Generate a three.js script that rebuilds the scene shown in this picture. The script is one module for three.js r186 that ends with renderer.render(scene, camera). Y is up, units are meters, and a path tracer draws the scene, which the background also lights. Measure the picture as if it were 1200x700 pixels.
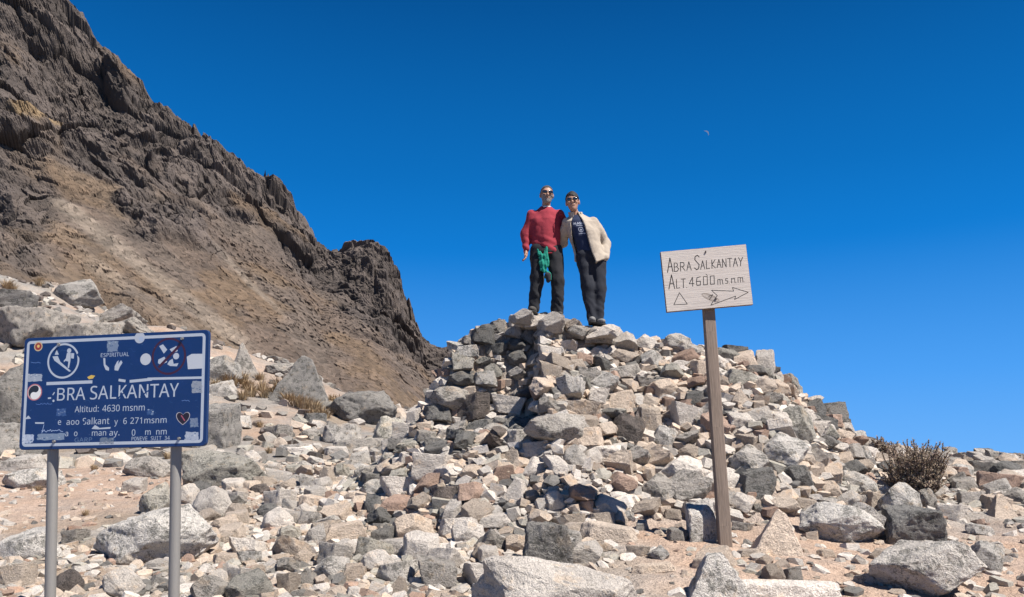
import * as THREE from 'three';
import { ImprovedNoise } from 'three/addons/math/ImprovedNoise.js';
import { mergeGeometries, toCreasedNormals } from 'three/addons/utils/BufferGeometryUtils.js';
import { RoundedBoxGeometry } from 'three/addons/geometries/RoundedBoxGeometry.js';

// ------------------------------------------------------------------ camera, sky, sun, exposure
const scene = new THREE.Scene();
const FOCAL = 940, MID = 430, PITCH = 0.1217, EYE = 1.6;      // pixels of the 1200 x 700 photograph (a crop: the lens axis meets it at row 430), radians, metres
const camera = new THREE.PerspectiveCamera(2 * Math.atan(MID / FOCAL) * 180 / Math.PI, 1200 / (2 * MID), 0.1, 9000);
camera.setViewOffset(1200, 2 * MID, 0, 0, 1200, 700);
camera.position.set(0, EYE, 0);
camera.rotation.set(PITCH, 0, 0);

const SUN = new THREE.Vector3().setFromSphericalCoords(1, (90 - 58) * Math.PI / 180, (90 - 26) * Math.PI / 180);
{
  const W = 512, H = 256, d = new Float32Array(W * H * 4);
  const stops = [[-90, .092, .10, .10], [-6, .105, .20, .33], [0, .088, .252, .53], [6, .042, .195, .495], [14.9, .0035, .112, .362], [20, .0022, .087, .288], [31.5, .0012, .047, .170], [50, .002, .034, .123], [90, .002, .027, .10]];
  for (let j = 0; j < H; j++) {
    const e = ((j + .5) / H - .5) * 180;
    let k = 0; while (k < stops.length - 2 && e > stops[k + 1][0]) k++;
    const a = stops[k], b = stops[k + 1], t = Math.min(1, Math.max(0, (e - a[0]) / (b[0] - a[0])));
    for (let i = 0; i < W; i++) { const o = (j * W + i) * 4; for (let c = 0; c < 3; c++) d[o + c] = a[c + 1] + (b[c + 1] - a[c + 1]) * t; d[o + 3] = 1; }
  }
  const sky = new THREE.DataTexture(d, W, H, THREE.RGBAFormat, THREE.FloatType);
  sky.mapping = THREE.EquirectangularReflectionMapping; sky.magFilter = THREE.LinearFilter; sky.minFilter = THREE.LinearFilter; sky.needsUpdate = true;
  scene.background = sky; scene.environment = sky;
}
const sun = new THREE.DirectionalLight(new THREE.Color(1, .95, .88), 5);
sun.position.copy(SUN).multiplyScalar(120); sun.castShadow = true; sun.shadow.mapSize.set(4096, 4096);
Object.assign(sun.shadow.camera, { left: -60, right: 60, top: 60, bottom: -60, near: 1, far: 400 });
sun.target.position.set(0, 0, -15); scene.add(sun, sun.target);
const renderer = new THREE.WebGLRenderer({ antialias: true });
renderer.setSize(1024, 597);
renderer.toneMapping = THREE.LinearToneMapping;
renderer.toneMappingExposure = 1.85;
renderer.shadowMap.enabled = true;

// ------------------------------------------------------------------ helpers
let seed = 20461;
const rnd = () => { seed = (seed + 0x6D2B79F5) | 0; let t = Math.imul(seed ^ (seed >>> 15), 1 | seed); t = (t + Math.imul(t ^ (t >>> 7), 61 | t)) ^ t; return ((t ^ (t >>> 14)) >>> 0) / 4294967296; };
const rr = (a, b) => a + (b - a) * rnd();
const pick = a => a[Math.floor(rnd() * a.length)];
const clamp = (x, a = 0, b = 1) => Math.min(b, Math.max(a, x));
const lerp = (a, b, t) => a + (b - a) * t;
const smooth = (a, b, x) => { const t = clamp((x - a) / (b - a)); return t * t * (3 - 2 * t); };
const V = (x, y, z) => new THREE.Vector3(x, y, z);
const perlin = new ImprovedNoise();
const n3 = (x, y, z) => perlin.noise(x + 97.31, y + 53.77, z + 31.19);
const fbm = (x, y, z, o = 4) => { let s = 0, a = .5, f = 1; for (let i = 0; i < o; i++) { s += a * n3(x * f, y * f, z * f + i * 7.3); a *= .5; f *= 2.03; } return s; };
const ridged = (x, y, z, o = 3) => { let s = 0, a = .5, f = 1; for (let i = 0; i < o; i++) { s += a * (1 - Math.abs(n3(x * f, y * f, z * f + i * 11.7)) * 2); a *= .5; f *= 2.1; } return s; };
const poly = (pts, x) => {                       // piecewise linear through [x, y] pairs
  if (x <= pts[0][0]) return pts[0][1];
  for (let k = 1; k < pts.length; k++) if (x <= pts[k][0]) { const a = pts[k - 1], b = pts[k]; return lerp(a[1], b[1], (x - a[0]) / (b[0] - a[0])); }
  return pts[pts.length - 1][1];
};
const SP = Math.sin(PITCH), CP = Math.cos(PITCH);
const ray = (u, v) => { const x = (u - 600) / FOCAL, y = (MID - v) / FOCAL; const dy = y * CP + SP, dz = CP - y * SP; return [x / dz, dy / dz]; };  // x and y per metre of distance along -z
const at = (u, v, D) => { const [a, b] = ray(u, v); return V(a * D, EYE + b * D, -D); };
const project = (x, y, D) => { const dy = y - EYE, yc = dy * CP - D * SP, zc = D * CP + dy * SP; return [600 + FOCAL * x / zc, MID - FOCAL * yc / zc, zc]; };

const used = new Map();
const numbered = n => { const k = used.get(n) || 0; used.set(n, k + 1); return k ? `${n}_${String(k).padStart(3, '0')}` : n; };
const tag = (o, label, category, group) => { o.name = numbered(o.name); o.userData.label = label; o.userData.category = category; if (group) o.userData.group = group; scene.add(o); return o; };
const mesh = (name, g, m, parent) => { const o = new THREE.Mesh(g, m); o.name = name; o.castShadow = o.receiveShadow = true; if (parent) parent.add(o); return o; };
const thing = (name, pos = V(0, 0, 0)) => { const g = new THREE.Group(); g.name = name; g.position.copy(pos); return g; };
const structure = (name, g, m) => { const o = mesh(numbered(name), g, m, scene); o.userData.kind = 'structure'; return o; };
const std = (r, g, b, rough = .9, extra = {}) => new THREE.MeshStandardMaterial({ color: new THREE.Color().setRGB(r, g, b), roughness: rough, ...extra });

// ------------------------------------------------------------------ tiling textures
function lattice(n, s) { const save = seed; seed = s; const a = new Float32Array(n * n); for (let i = 0; i < a.length; i++) a[i] = rnd() * 2 - 1; seed = save; return a; }
function addNoise(out, S, cells, amp, s) {
  const L = lattice(cells, s), k = cells / S;
  for (let j = 0; j < S; j++) { const y = j * k, y0 = Math.floor(y), fy = y - y0, wy = fy * fy * (3 - 2 * fy), r0 = y0 % cells * cells, r1 = (y0 + 1) % cells * cells;
    for (let i = 0; i < S; i++) { const x = i * k, x0 = Math.floor(x), fx = x - x0, wx = fx * fx * (3 - 2 * fx), a0 = x0 % cells, a1 = (x0 + 1) % cells;
      out[j * S + i] += amp * lerp(lerp(L[r0 + a0], L[r0 + a1], wx), lerp(L[r1 + a0], L[r1 + a1], wx), wy); } }
  return out;
}
const noiseMap = (S, first, octaves, s, gain = .55) => { const o = new Float32Array(S * S); let a = 1, t = 0; for (let k = 0, c = first; k < octaves && c <= S; k++, c *= 2) { addNoise(o, S, c, a, s + k * 101); t += a; a *= gain; } for (let i = 0; i < o.length; i++) o[i] /= t * .6; return o; };
function tex(S, f, srgb) {
  const d = new Uint8Array(S * S * 4);
  for (let i = 0; i < S * S; i++) { const c = f(i); for (let k = 0; k < 3; k++) { const v = clamp(c[k]); d[i * 4 + k] = Math.round(255 * (srgb ? (v <= .0031308 ? v * 12.92 : 1.055 * Math.pow(v, 1 / 2.4) - .055) : v)); } d[i * 4 + 3] = 255; }
  const t = new THREE.DataTexture(d, S, S); t.wrapS = t.wrapT = THREE.RepeatWrapping; t.magFilter = THREE.LinearFilter; t.minFilter = THREE.LinearMipmapLinearFilter; t.generateMipmaps = true;
  if (srgb) t.colorSpace = THREE.SRGBColorSpace; t.needsUpdate = true; return t;
}
const S1 = 1024;
const nA = noiseMap(S1, 4, 7, 11), nB = noiseMap(S1, 3, 6, 1207, .6), nC = noiseMap(S1, 24, 5, 5005, .7), nD = noiseMap(S1, 128, 3, 909, .9), nE = noiseMap(S1, 6, 7, 3301, .62);
const nF = noiseMap(S1, 40, 5, 7717, .8), nG = noiseMap(S1, 200, 2, 4711, 1);
const granite = lichen => tex(S1, i => {
  let v = .84 + .13 * nA[i] + .15 * nC[i] + .12 * nF[i];
  if (nG[i] > .55) v *= .62; else if (nG[i] < -.6) v *= 1.2; if (nD[i] > .62) v *= .7;                      // mica and feldspar grains
  let r = v, g = v, b = v;
  const st = smooth(.25, .75, nB[i] + .3 * nC[i]); r *= 1 + .08 * st; g *= 1 - .02 * st; b *= 1 - .12 * st;         // iron stain
  const cut = lichen ? .16 : .55, L = smooth(cut, cut + .26, .55 * nE[i] + .55 * nF[i] + .3 * nC[i]);                // dark lichen specks and crusts
  const k = lerp(1, lichen ? .40 : .55, L); r *= k; g *= k * (1 + .02 * L); b *= k;
  const P = smooth(.35, .6, -.5 * nE[i] + .5 * nF[i] + (lichen ? .05 : -.1)); r = lerp(r, .9, P * .5); g = lerp(g, .89, P * .5); b = lerp(b, .84, P * .5);   // pale crusts
  return [r, g, b];
}, true);
const texClean = granite(false), texLichen = granite(true);
const texRockBump = tex(S1, i => { const v = .5 + .18 * nA[i] + .16 * nC[i] + .10 * nF[i] + .06 * nD[i] - .12 * smooth(.04, 0, Math.abs(nB[i] + .2 * nA[i])); return [v, v, v]; });
const texDirt = tex(S1, i => { const v = .78 + .13 * nB[i] + .12 * nC[i] + .07 * nF[i] + (nG[i] > .55 ? .16 : nG[i] < -.55 ? -.22 : 0) + (nD[i] > .6 ? .12 : nD[i] < -.62 ? -.2 : 0); const w = .05 * nA[i]; return [v + w, v, v - w]; }, true);
const texDirtBump = tex(S1, i => { const v = .45 + .2 * nB[i] + .18 * nC[i] + .10 * nF[i] + .25 * Math.max(0, nD[i] - .25); return [v, v, v]; });

// ------------------------------------------------------------------ the lie of the land
const DEPTHS = [-3, 3, 6, 8, 10, 13, 17, 22, 30, 36, 45, 60, 110, 400, 4000];
const LAND = [                                    // heights in metres along lines of sight x / D
  [-1.6, 0, .2, .5, .9, 1.6, 2.8, 4.6, 7.5, 12, 15, 16, 14, 10, 0, -200],
  [-.8, 0, .15, .35, .45, .6, .95, 1.6, 3.4, 8.0, 10.2, 10.8, 10, 8, 0, -200],
  [-.6, 0, .15, .32, .40, .5, .70, 1.1, 2.5, 6.0, 8.0, 8.6, 8, 6, 0, -200],
  [-.45, 0, .15, .32, .40, .52, .72, 1.05, 2.1, 4.7, 6.1, 6.4, 5.6, 3, 0, -200],
  [-.3, 0, .15, .34, .46, .6, .78, 1.0, 1.75, 3.4, 4.2, 4.2, 3.4, 0, -6, -200],
  [-.15, 0, .15, .36, .5, .66, .86, 1.0, 1.4, 2.2, 2.6, 2.5, 1.5, -4, -20, -200],
  [0, 0, .15, .38, .55, .7, .9, 1.0, 1.0, .8, .4, -1, -4, -14, -60, -260],
  [.15, 0, .15, .38, .58, .8, .9, .9, .6, -.5, -2, -4, -9, -25, -90, -300],
  [.3, 0, .15, .36, .56, .82, .98, .95, .5, -1, -3, -6, -12, -30, -100, -320],
  [.45, 0, .15, .32, .52, .78, 1.0, .95, .4, -1.5, -4, -7, -14, -34, -110, -320],
  [.64, 0, .15, .30, .50, .74, 1.0, .95, .3, -2, -4.5, -8, -15, -36, -110, -320],
  [1.6, 0, .15, .30, .5, .7, .8, .5, -.3, -3, -6, -10, -18, -40, -120, -320],
];
const cub = (p0, p1, p2, p3, t) => p1 + .5 * t * (p2 - p0 + t * (2 * p0 - 5 * p1 + 4 * p2 - p3 + t * (3 * (p1 - p2) + p3 - p0)));
function land(x, D) {
  const a = clamp(x / Math.max(D, 2), -1.6, 1.6);
  let i = 0; while (i < LAND.length - 2 && a > LAND[i + 1][0]) i++;
  const s = smooth(0, 1, (a - LAND[i][0]) / (LAND[i + 1][0] - LAND[i][0]));
  let j = 0; while (j < DEPTHS.length - 2 && D > DEPTHS[j + 1]) j++;
  const t = clamp((D - DEPTHS[j]) / (DEPTHS[j + 1] - DEPTHS[j]));
  const h = k => { const c = clamp(k, 0, DEPTHS.length - 1); return lerp(LAND[i][c + 1], LAND[i + 1][c + 1], s); };
  const tilt = .047 * clamp(D, 0, 60);
  return tilt + (j > 10 ? lerp(h(j), h(j + 1), t) : cub(h(j - 1), h(j), h(j + 1), h(j + 2), t));
}
// the rubble heap under the cairn's stones: crest height and distance along x, foot distance along x
const CREST = [[-2.3, .75], [-1.7, 1.05], [-1.3, 1.6], [-1.02, 2.05], [-.80, 2.5], [-.52, 2.84], [.12, 2.98], [.6, 2.92], [1.05, 2.84], [2.2, 2.68], [3.1, 2.57], [3.86, 2.16], [4.56, 1.68], [5.1, 1.3], [5.85, 1.12], [7, .95], [9, .6]];
const crestAt = x => poly([[-2.3, 10.4], [0, 10.8], [3.5, 11], [6, 12], [9, 13]], x);
const footAt = x => poly([[-2.3, 9.4], [-1.2, 8.6], [-.3, 8.1], [.8, 8.0], [2, 8.2], [3.2, 8.5], [4.2, 9.2], [5.2, 10.2], [6.5, 11.2], [9, 12.4]], x);
function heap(x, D) {
  if (x < -2.4 || x > 9) return -99;
  const Dr = crestAt(x), top = poly(CREST, x) + .047 * Dr, Df = footAt(x), t = (D - Df) / (Dr - Df), g = land(x, D);
  if (t < 0) return -99;
  if (t > 1) return top - Math.max(0, D - Dr - .5) * .75;
  const open = Math.pow(t, 1.12);
  const nook = t < .45 ? t * .75 : t < .86 ? .3375 + (t - .45) * .16 : .403 + .597 * smooth(.86, .99, t);       // the recess walled with stones on the cairn's left
  const k = smooth(-1.15, -.85, x) * (1 - smooth(.30, .42, x));
  const bulge = .10 * Math.sin(x * 2.3 + 1) * Math.sin(Math.PI * t);
  return lerp(g, top, clamp(lerp(open, nook, k) + bulge * (1 - k)));
}
function height(x, D) {
  const g = land(x, D), m = D > 7 && D < 20 ? heap(x, D) : -99;
  const rough = (.10 * fbm(x * .7, 2, D * .7, 3) + .05 * fbm(x * 2.3, 6, D * 2.3, 3)) * smooth(0, 3, D) + .25 * fbm(x * .16, 5, D * .16, 3) * smooth(9, 24, D) + 1.3 * fbm(x * .14, 9, D * .14, 5) * smooth(20, 32, D) * smooth(.2, -.1, x / Math.max(D, 2));
  return Math.max(g + rough, m);
}
const onHeap = (x, D) => D > 7 && D < 20 && heap(x, D) > land(x, D) + .06;
function cast(u, v, far = 60) {                   // where the line of sight through a point of the photograph meets the land
  const [a, b] = ray(u, v); let best = null, gap = 1e9, prev = 3;
  for (let D = 3; D < far; D += D < 15 ? .03 : .1) {
    const c = EYE + b * D - height(a * D, D);
    if (c <= 0) { let lo = prev, hi = D; for (let k = 0; k < 12; k++) { const m = (lo + hi) / 2; if (EYE + b * m - height(a * m, m) > 0) lo = m; else hi = m; } return { D: hi, x: a * hi, y: EYE + b * hi, hit: true }; }
    if (c < gap && D < 14.5) { gap = c; best = { D, x: a * D, y: EYE + b * D, hit: false, gap: c }; }
    prev = D;
  }
  return best;
}
{
  const depths = [], sides = [];
  for (let D = -30; D < -4; D += 2.5) depths.push(D);
  for (let D = -4; D < 4; D += .35) depths.push(D);
  for (let D = 4.1; D < 70; D *= 1.0105) depths.push(D);
  for (let D = 72; D < 4000; D *= 1.14) depths.push(D);
  for (let a = -3; a < -.75; a += .09) sides.push(a);
  for (let a = -.75; a < .75; a += .0045) sides.push(a);
  for (let a = .75; a <= 3; a += .09) sides.push(a);
  const W = sides.length, H = depths.length, p = new Float32Array(W * H * 3), uv = new Float32Array(W * H * 2), col = new Float32Array(W * H * 3), idx = [];
  const earth = [.48, .345, .26], grit = [.36, .32, .28], dun = [.29, .20, .12], grey = [.30, .275, .25];
  for (let j = 0; j < H; j++) for (let i = 0; i < W; i++) {
    const D = depths[j], x = sides[i] * Math.sqrt(D * D + 16), o = j * W + i;
    const y = height(x, D); p.set([x, y, -D], o * 3); uv.set([x / 1.7, D / 1.7], o * 2);
    const k1 = smooth(-.15, .25, fbm(x * .7, 3, D * .7, 4)), k3 = smooth(-.2, .2, fbm(x * .5 + 9, 1, D * .5, 4)), k2 = smooth(.02, .22, fbm(x * .35 + 4, 8, D * .35, 4));
    const sand = Math.max(.55 * smooth(-.05, .2, fbm(x * .3 + 2, 4, D * .3, 3)) * smooth(-4, -6, x), smooth(1.0, .3, Math.abs(D - 12.6 + .9 * n3(x * .4, 0, 1)) / 3.4) * smooth(-2.4, -4.2, x), smooth(.6, 1.6, x) * smooth(9, 7.5, D));
    for (let c = 0; c < 3; c++) { let q = lerp(lerp(grit[c], grey[c], k3), earth[c], clamp(.4 * k1 + sand)); q = lerp(q, dun[c], k2 * .5 * (1 - sand)); col[o * 3 + c] = q; }
    if (i && j) { const a = o - W - 1, b = o - W, c = o - 1; idx.push(a, b, c, b, o, c); }
  }
  const g = new THREE.BufferGeometry();
  g.setAttribute('position', new THREE.BufferAttribute(p, 3)); g.setAttribute('uv', new THREE.BufferAttribute(uv, 2)); g.setAttribute('color', new THREE.BufferAttribute(col, 3)); g.setIndex(idx); g.computeVertexNormals();
  structure('ground', g, new THREE.MeshStandardMaterial({ vertexColors: true, map: texDirt, bumpMap: texDirtBump, bumpScale: .06, roughness: .96 }));
}

// ------------------------------------------------------------------ the mountain
const hash = (x, y, z) => { let h = Math.imul(x, 374761393) ^ Math.imul(y, 668265263) ^ Math.imul(z, 2147483647 - 57); h = Math.imul(h ^ (h >>> 13), 1274126177); return ((h ^ (h >>> 16)) >>> 0) / 4294967296; };
function blocks(x, y, z) {                        // broken rock: each cell a tilted block of its own height; returns [height, distance to the joint]
  const X = Math.floor(x), Y = Math.floor(y), Z = Math.floor(z); let f1 = 9, f2 = 9, h = 0;
  for (let a = -1; a < 2; a++) for (let b = -1; b < 2; b++) for (let c = -1; c < 2; c++) {
    const i = X + a, j = Y + b, k = Z + c, r1 = hash(i, j, k), r2 = hash(i + 71, j, k), r3 = hash(i, j + 57, k), dx = i + r1 - x, dy = j + r2 - y, dz = k + r3 - z, d = dx * dx + dy * dy + dz * dz;
    if (d < f1) { f2 = f1; f1 = d; h = hash(i, j, k + 91) + (r1 - .5) * dx * 1.6 + (r2 - .5) * dy * 1.6; } else if (d < f2) f2 = d;
  }
  return [h, Math.sqrt(f2) - Math.sqrt(f1)];
}
{
  const RIDGE = [[-500, -520, 191], [-200, -235, 191], [0, -62, 198], [60, -6, 202], [75, 14, 203], [110, 48, 206], [150, 78, 208], [190, 115, 211], [240, 155, 215], [265, 180, 217], [300, 208, 219], [340, 236, 222], [352, 250, 223], [375, 278, 224], [432, 281, 228], [452, 298, 230], [470, 330, 231], [484, 358, 232], [500, 388, 233], [525, 414, 235], [560, 455, 237], [640, 540, 243]];
  const BASE = [[-500, 430, 95], [0, 455, 105], [150, 480, 112], [300, 515, 122], [450, 545, 135], [640, 600, 150]];
  const col3 = (t, u) => [poly(t.map(q => [q[0], q[1]]), u), poly(t.map(q => [q[0], q[2]]), u)];
  const us = []; for (let u = -500; u < -30; u += 9) us.push(u); for (let u = -30; u <= 640; u += 1.25) us.push(u);
  const NT = 430, BACK = 24, W = us.length, H = NT + BACK;
  const p = new Float32Array(W * H * 3), col = new Float32Array(W * H * 3), uv = new Float32Array(W * H * 2), idx = [];
  const N = V(.34, .50, .80).normalize();
  const spots = [[55, 105, 95, 48], [200, 150, 80, 50], [262, 232, 42, 20], [160, 246, 34, 12], [30, 60, 90, 50], [395, 305, 62, 26], [445, 335, 45, 50], [485, 390, 36, 30], [120, 190, 50, 26], [225, 250, 40, 16], [300, 225, 40, 24], [345, 250, 18, 22], [400, 350, 60, 14], [25, 150, 45, 20], [430, 385, 50, 12], [120, 105, 70, 40], [180, 205, 50, 14]];
  for (let i = 0; i < W; i++) {
    const u = us[i], [vr, Dr] = col3(RIDGE, u), [vb, Db] = col3(BASE, u);
    for (let j = 0; j < H; j++) {
      const o = j * W + i, t = Math.min(1, j / (NT - 1)), v = lerp(vb, vr, t), k = .25;
      const D = Db + (Dr - Db) * (t * (1 - k) + k * t * t);
      const q = at(u, v, D);
      if (j >= NT) { const s = (j - NT + 1) / BACK; q.y -= s * s * 90 + s * 14; q.z -= s * 90; q.x -= s * 20; }
      const A = q.x * .77 - q.y * .62 + q.z * .12, B = q.x * .55 + q.y * .78, Z = q.z;
      let m = 0; for (const e of spots) { const dx = (u - e[0]), dy = (v - e[1]) - .45 * dx; m = Math.max(m, 1 - Math.hypot(dx / e[2], dy / e[3])); }
      const wob = fbm(A / 34, B / 20, Z / 60, 4), soft = fbm(A / 60, B / 34, Z / 80, 2), thick = poly([[0, 215], [200, 120], [320, 55], [350, 95], [400, 120], [470, 105], [520, 60]], u), edge = smooth(thick, thick * .45, v - vr + 70 * wob);
      const left = smooth(-18, 8, (60 - u) * .8 - Math.abs(v - 255) * .30 + 50 * wob);          // rough dark buttress at the left
      const ledge = smooth(.05, .24, fbm(A / 30 + 7, B / 9, Z / 40, 4));                        // grassy ledges between the crags
      const rock = clamp((edge * .95 + smooth(-.05, .32, m + wob * .9) * .8) * (1 - .75 * ledge) + left * .6 + .3 * smooth(.12, .3, wob));
      let crag = 0, la = 74, lb = 21, am = 9.5; const wx = 5 * n3(A / 28, B / 28, Z / 28), wy = 4 * n3(A / 24 + 50, B / 24, Z / 24);
      for (let k2 = 0; k2 < 6; k2++) { crag += am * (.42 - Math.abs(n3((A + wx) / la + k2 * 9.1, (B + wy) / lb, Z / la + k2 * 3.3)) * 2); la *= .43; lb *= .46; am *= .47; }
      const b1 = blocks((A + wx) / 15, (B + wy) / 6.5, Z / 18), b2 = blocks((A + wx) / 4.6 + 40, (B + wy) / 2.3, Z / 6), b3 = blocks(A / .95 + 90, B / .62, Z / 1.3);
      const step = B / 19 + 2.2 * soft, terr = (Math.floor(step) + smooth(.45, .95, step - Math.floor(step)) - step) * 5;
      const calm = lerp(.85, 1, smooth(0, 40, v - vr));
      const d = rock * calm * (crag + 2.2 * (b1[0] - .5) - .9 * smooth(.14, 0, b1[1]) + .9 * (b2[0] - .5) - .4 * smooth(.14, 0, b2[1]) + .35 * (b3[0] - .5) + terr) + (1 - rock) * (5 * soft + 1.6 * wob + .7 * fbm(A / 5, B / 4, Z / 5, 3) + .24 * (b3[0] - .5) + .5 * Math.max(0, b2[0] - .66) + .25 * b3[0] * ledge);
      q.addScaledVector(N, d * (.55 + D / 420));
      const brow = smooth(60, 0, v - vr) * rock; q.y += brow * poly([[0, 1], [330, 1], [360, .55], [520, .55]], u) * (3.2 * (ridged((A + wx) / 10, B / 30, Z / 20, 3) - .5) + 2.2 * (b1[0] - .5) + 1.0 * (b2[0] - .5));          // pinnacles along the ridge
      p.set([q.x, q.y, q.z], o * 3); uv.set([A / 9, B / 9], o * 2);
      // what the slope is made of
      const rk = lerp(.038, .095, clamp(.5 + 1.1 * fbm(A / 12, B / 3.2, Z / 12, 3))), c = [rk * 1.24, rk * .98, rk * .84];
      const slope = [.10, .072, .054], straw = [.15, .093, .043], scree = [.112, .086, .068], pale = [.185, .148, .115];
      const kS = smooth(.02, .25, fbm(A / 16, B / 6 + 4, Z / 20, 4) + .10), kG = smooth(0, .2, fbm(A / 20 + 5, B / 9, Z / 20, 4) - .12 * smooth(300, 420, u) * smooth(380, 320, v)), grain = (.72 + .55 * b3[0]) * (.85 + .3 * b2[0]);
      const line = (x0, y0, x1, y1, w) => { const lx = x1 - x0, ly = y1 - y0, L = Math.hypot(lx, ly), s = ((u - x0) * lx + (v - y0) * ly) / L, e = ((u - x0) * ly - (v - y0) * lx) / L + 9 * wob; return smooth(w, w * .3, Math.abs(e)) * smooth(-25, 20, s) * smooth(L + 25, L - 20, s); };
      const kP = Math.max(.9 * line(62, 228, 285, 405, 13), .8 * line(250, 288, 320, 362, 5), .6 * line(100, 300, 270, 420, 14)), cliff = smooth(.1, .6, 1 - Math.hypot((u - 45) / 38, (v - 143) / 17) + 1.2 * wob);
      for (let n = 0; n < 3; n++) {
        let s = lerp(slope[n], scree[n], kS * .75); s = lerp(s, straw[n], kG * .34); s = lerp(s, pale[n], kP * .85); s *= grain;
        col[o * 3 + n] = lerp(lerp(s, c[n] * (.8 + .4 * b2[0]), clamp(rock * 1.2 - kG * .25)), [.25, .17, .088][n], cliff * .8);
      }
      if (i && j) { const a = o - W - 1, b = o - W, cc = o - 1; idx.push(a, b, cc, b, o, cc); }
    }
  }
  const g = new THREE.BufferGeometry();
  g.setAttribute('position', new THREE.BufferAttribute(p, 3)); g.setAttribute('uv', new THREE.BufferAttribute(uv, 2)); g.setAttribute('color', new THREE.BufferAttribute(col, 3)); g.setIndex(idx); 
  structure('mountain', g, new THREE.MeshStandardMaterial({ vertexColors: true, roughness: .95, bumpMap: texRockBump, bumpScale: .5, flatShading: true }));
}

// ------------------------------------------------------------------ stones
function rockShape(kind, detail, s) {             // a weathered block: a ball cut by planes, its edges rounded, its faces chipped
  const save = seed; seed = s * 7919 + 13;
  const planes = [];
  const put = (x, y, z, h) => planes.push([V(x, y, z).normalize(), h]);
  const J = q => (rnd() - .5) * q;
  if (kind === 'block') { for (const a of [[1, 0, 0], [-1, 0, 0], [0, 1, 0], [0, -1, 0], [0, 0, 1], [0, 0, -1]]) put(a[0] + J(.5), a[1] + J(.5), a[2] + J(.5), rr(.72, .9)); for (let k = 0; k < 5; k++) put(J(2), J(2), J(2), rr(.9, 1.05)); }
  else if (kind === 'point') { const t0 = rnd() * 6; for (let k = 0; k < 4; k++) { const t = t0 + k * 1.57 + J(.9); put(Math.cos(t), rr(.3, .7), Math.sin(t), rr(.46, .62)); } put(0, -1, 0, .55); put(J(.9), 1, J(.9), rr(.72, .95)); for (let k = 0; k < 3; k++) put(J(2), J(1), J(2), rr(.8, .95)); }
  else if (kind === 'slab') { put(J(.3), 1, J(.3), .5); put(J(.3), -1, J(.3), .5); const t0 = rnd() * 6; for (let k = 0; k < 6; k++) { const t = t0 + k * 1.05 + J(.6); put(Math.cos(t), J(.7), Math.sin(t), rr(.75, .95)); } for (let k = 0; k < 3; k++) put(J(2), J(2), J(2), rr(.75, .9)); }
  else if (kind === 'round') { for (let k = 0; k < 14; k++) { const y = 1 - 2 * (k + .5) / 14, r = Math.sqrt(1 - y * y), t = k * 2.4 + s; put(r * Math.cos(t) + J(.4), y + J(.4), r * Math.sin(t) + J(.4), rr(.80, .98)); } }
  else { for (let k = 0; k < 9; k++) { const y = 1 - 2 * (k + .5) / 9, r = Math.sqrt(1 - y * y), t = k * 2.4 + s; put(r * Math.cos(t) + J(.5), y + J(.5), r * Math.sin(t) + J(.5), rr(.62, .95)); } for (let k = 0; k < 3; k++) put(J(2), J(2), J(2), rr(.7, .9)); }

  if (detail > 1) {                               // wear the edges: a narrow face along each edge between two faces
    const base = planes.slice();
    for (let i = 0; i < base.length; i++) for (let j = i + 1; j < base.length; j++) {
      const n = base[i][0].clone().add(base[j][0]), c = base[i][0].dot(base[j][0]); if (c > .75 || c < -.35) continue;
      const L = n.length(); planes.push([n.divideScalar(L), (base[i][1] + base[j][1]) / L * rr(.955, .985)]);
    }
  }
  const P = [], tri = [], M = planes.length, faces = planes.map(() => []);
  for (let i = 0; i < M; i++) for (let j = i + 1; j < M; j++) { const cij = V(0, 0, 0).crossVectors(planes[i][0], planes[j][0]); if (cij.lengthSq() < 1e-4) continue;
    for (let k = j + 1; k < M; k++) {
      const det = cij.dot(planes[k][0]); if (Math.abs(det) < 1e-3) continue;
      const q = V(0, 0, 0).crossVectors(planes[j][0], planes[k][0]).multiplyScalar(planes[i][1]).addScaledVector(V(0, 0, 0).crossVectors(planes[k][0], planes[i][0]), planes[j][1]).addScaledVector(cij, planes[k][1]).divideScalar(det);
      if (q.lengthSq() > 9) continue; let inside = true; for (let m = 0; m < M && inside; m++) if (planes[m][0].dot(q) > planes[m][1] + 1e-6) inside = false;
      if (inside) { faces[i].push(q); faces[j].push(q); faces[k].push(q); }
    } }
  const emit = (a, b, c, lv) => { const e = Math.max(a.distanceTo(b), b.distanceTo(c), c.distanceTo(a)); if (lv <= 0 || e < (detail > 8 ? .09 : .16)) { for (const w of [a, b, c]) P.push(w.x, w.y, w.z); return; }
    const ab = a.distanceTo(b), bc = b.distanceTo(c); if (ab >= e) { const m = a.clone().add(b).multiplyScalar(.5); emit(a, m, c, lv - 1); emit(m, b, c, lv - 1); } else if (bc >= e) { const m = b.clone().add(c).multiplyScalar(.5); emit(a, b, m, lv - 1); emit(a, m, c, lv - 1); } else { const m = a.clone().add(c).multiplyScalar(.5); emit(a, b, m, lv - 1); emit(m, b, c, lv - 1); } };
  faces.forEach((f, i) => {
    if (f.length < 3) return; const n = planes[i][0], c = f.reduce((s2, w) => s2.add(w), V(0, 0, 0)).divideScalar(f.length), e1 = f[0].clone().sub(c).normalize(), e2 = V(0, 0, 0).crossVectors(n, e1);
    if (!(e1.lengthSq() > .5)) return; const o = f.map(w => [Math.atan2(w.clone().sub(c).dot(e2), w.clone().sub(c).dot(e1)), w]).sort((x, y) => x[0] - y[0]).map(w => w[1]);
    for (let k = 0; k < o.length; k++) { const a = o[k], b2 = o[(k + 1) % o.length]; if (a.distanceTo(b2) > 1e-5) emit(c, a, b2, detail > 1 ? (detail > 8 ? 10 : 6) : 0); }
  });
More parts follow.
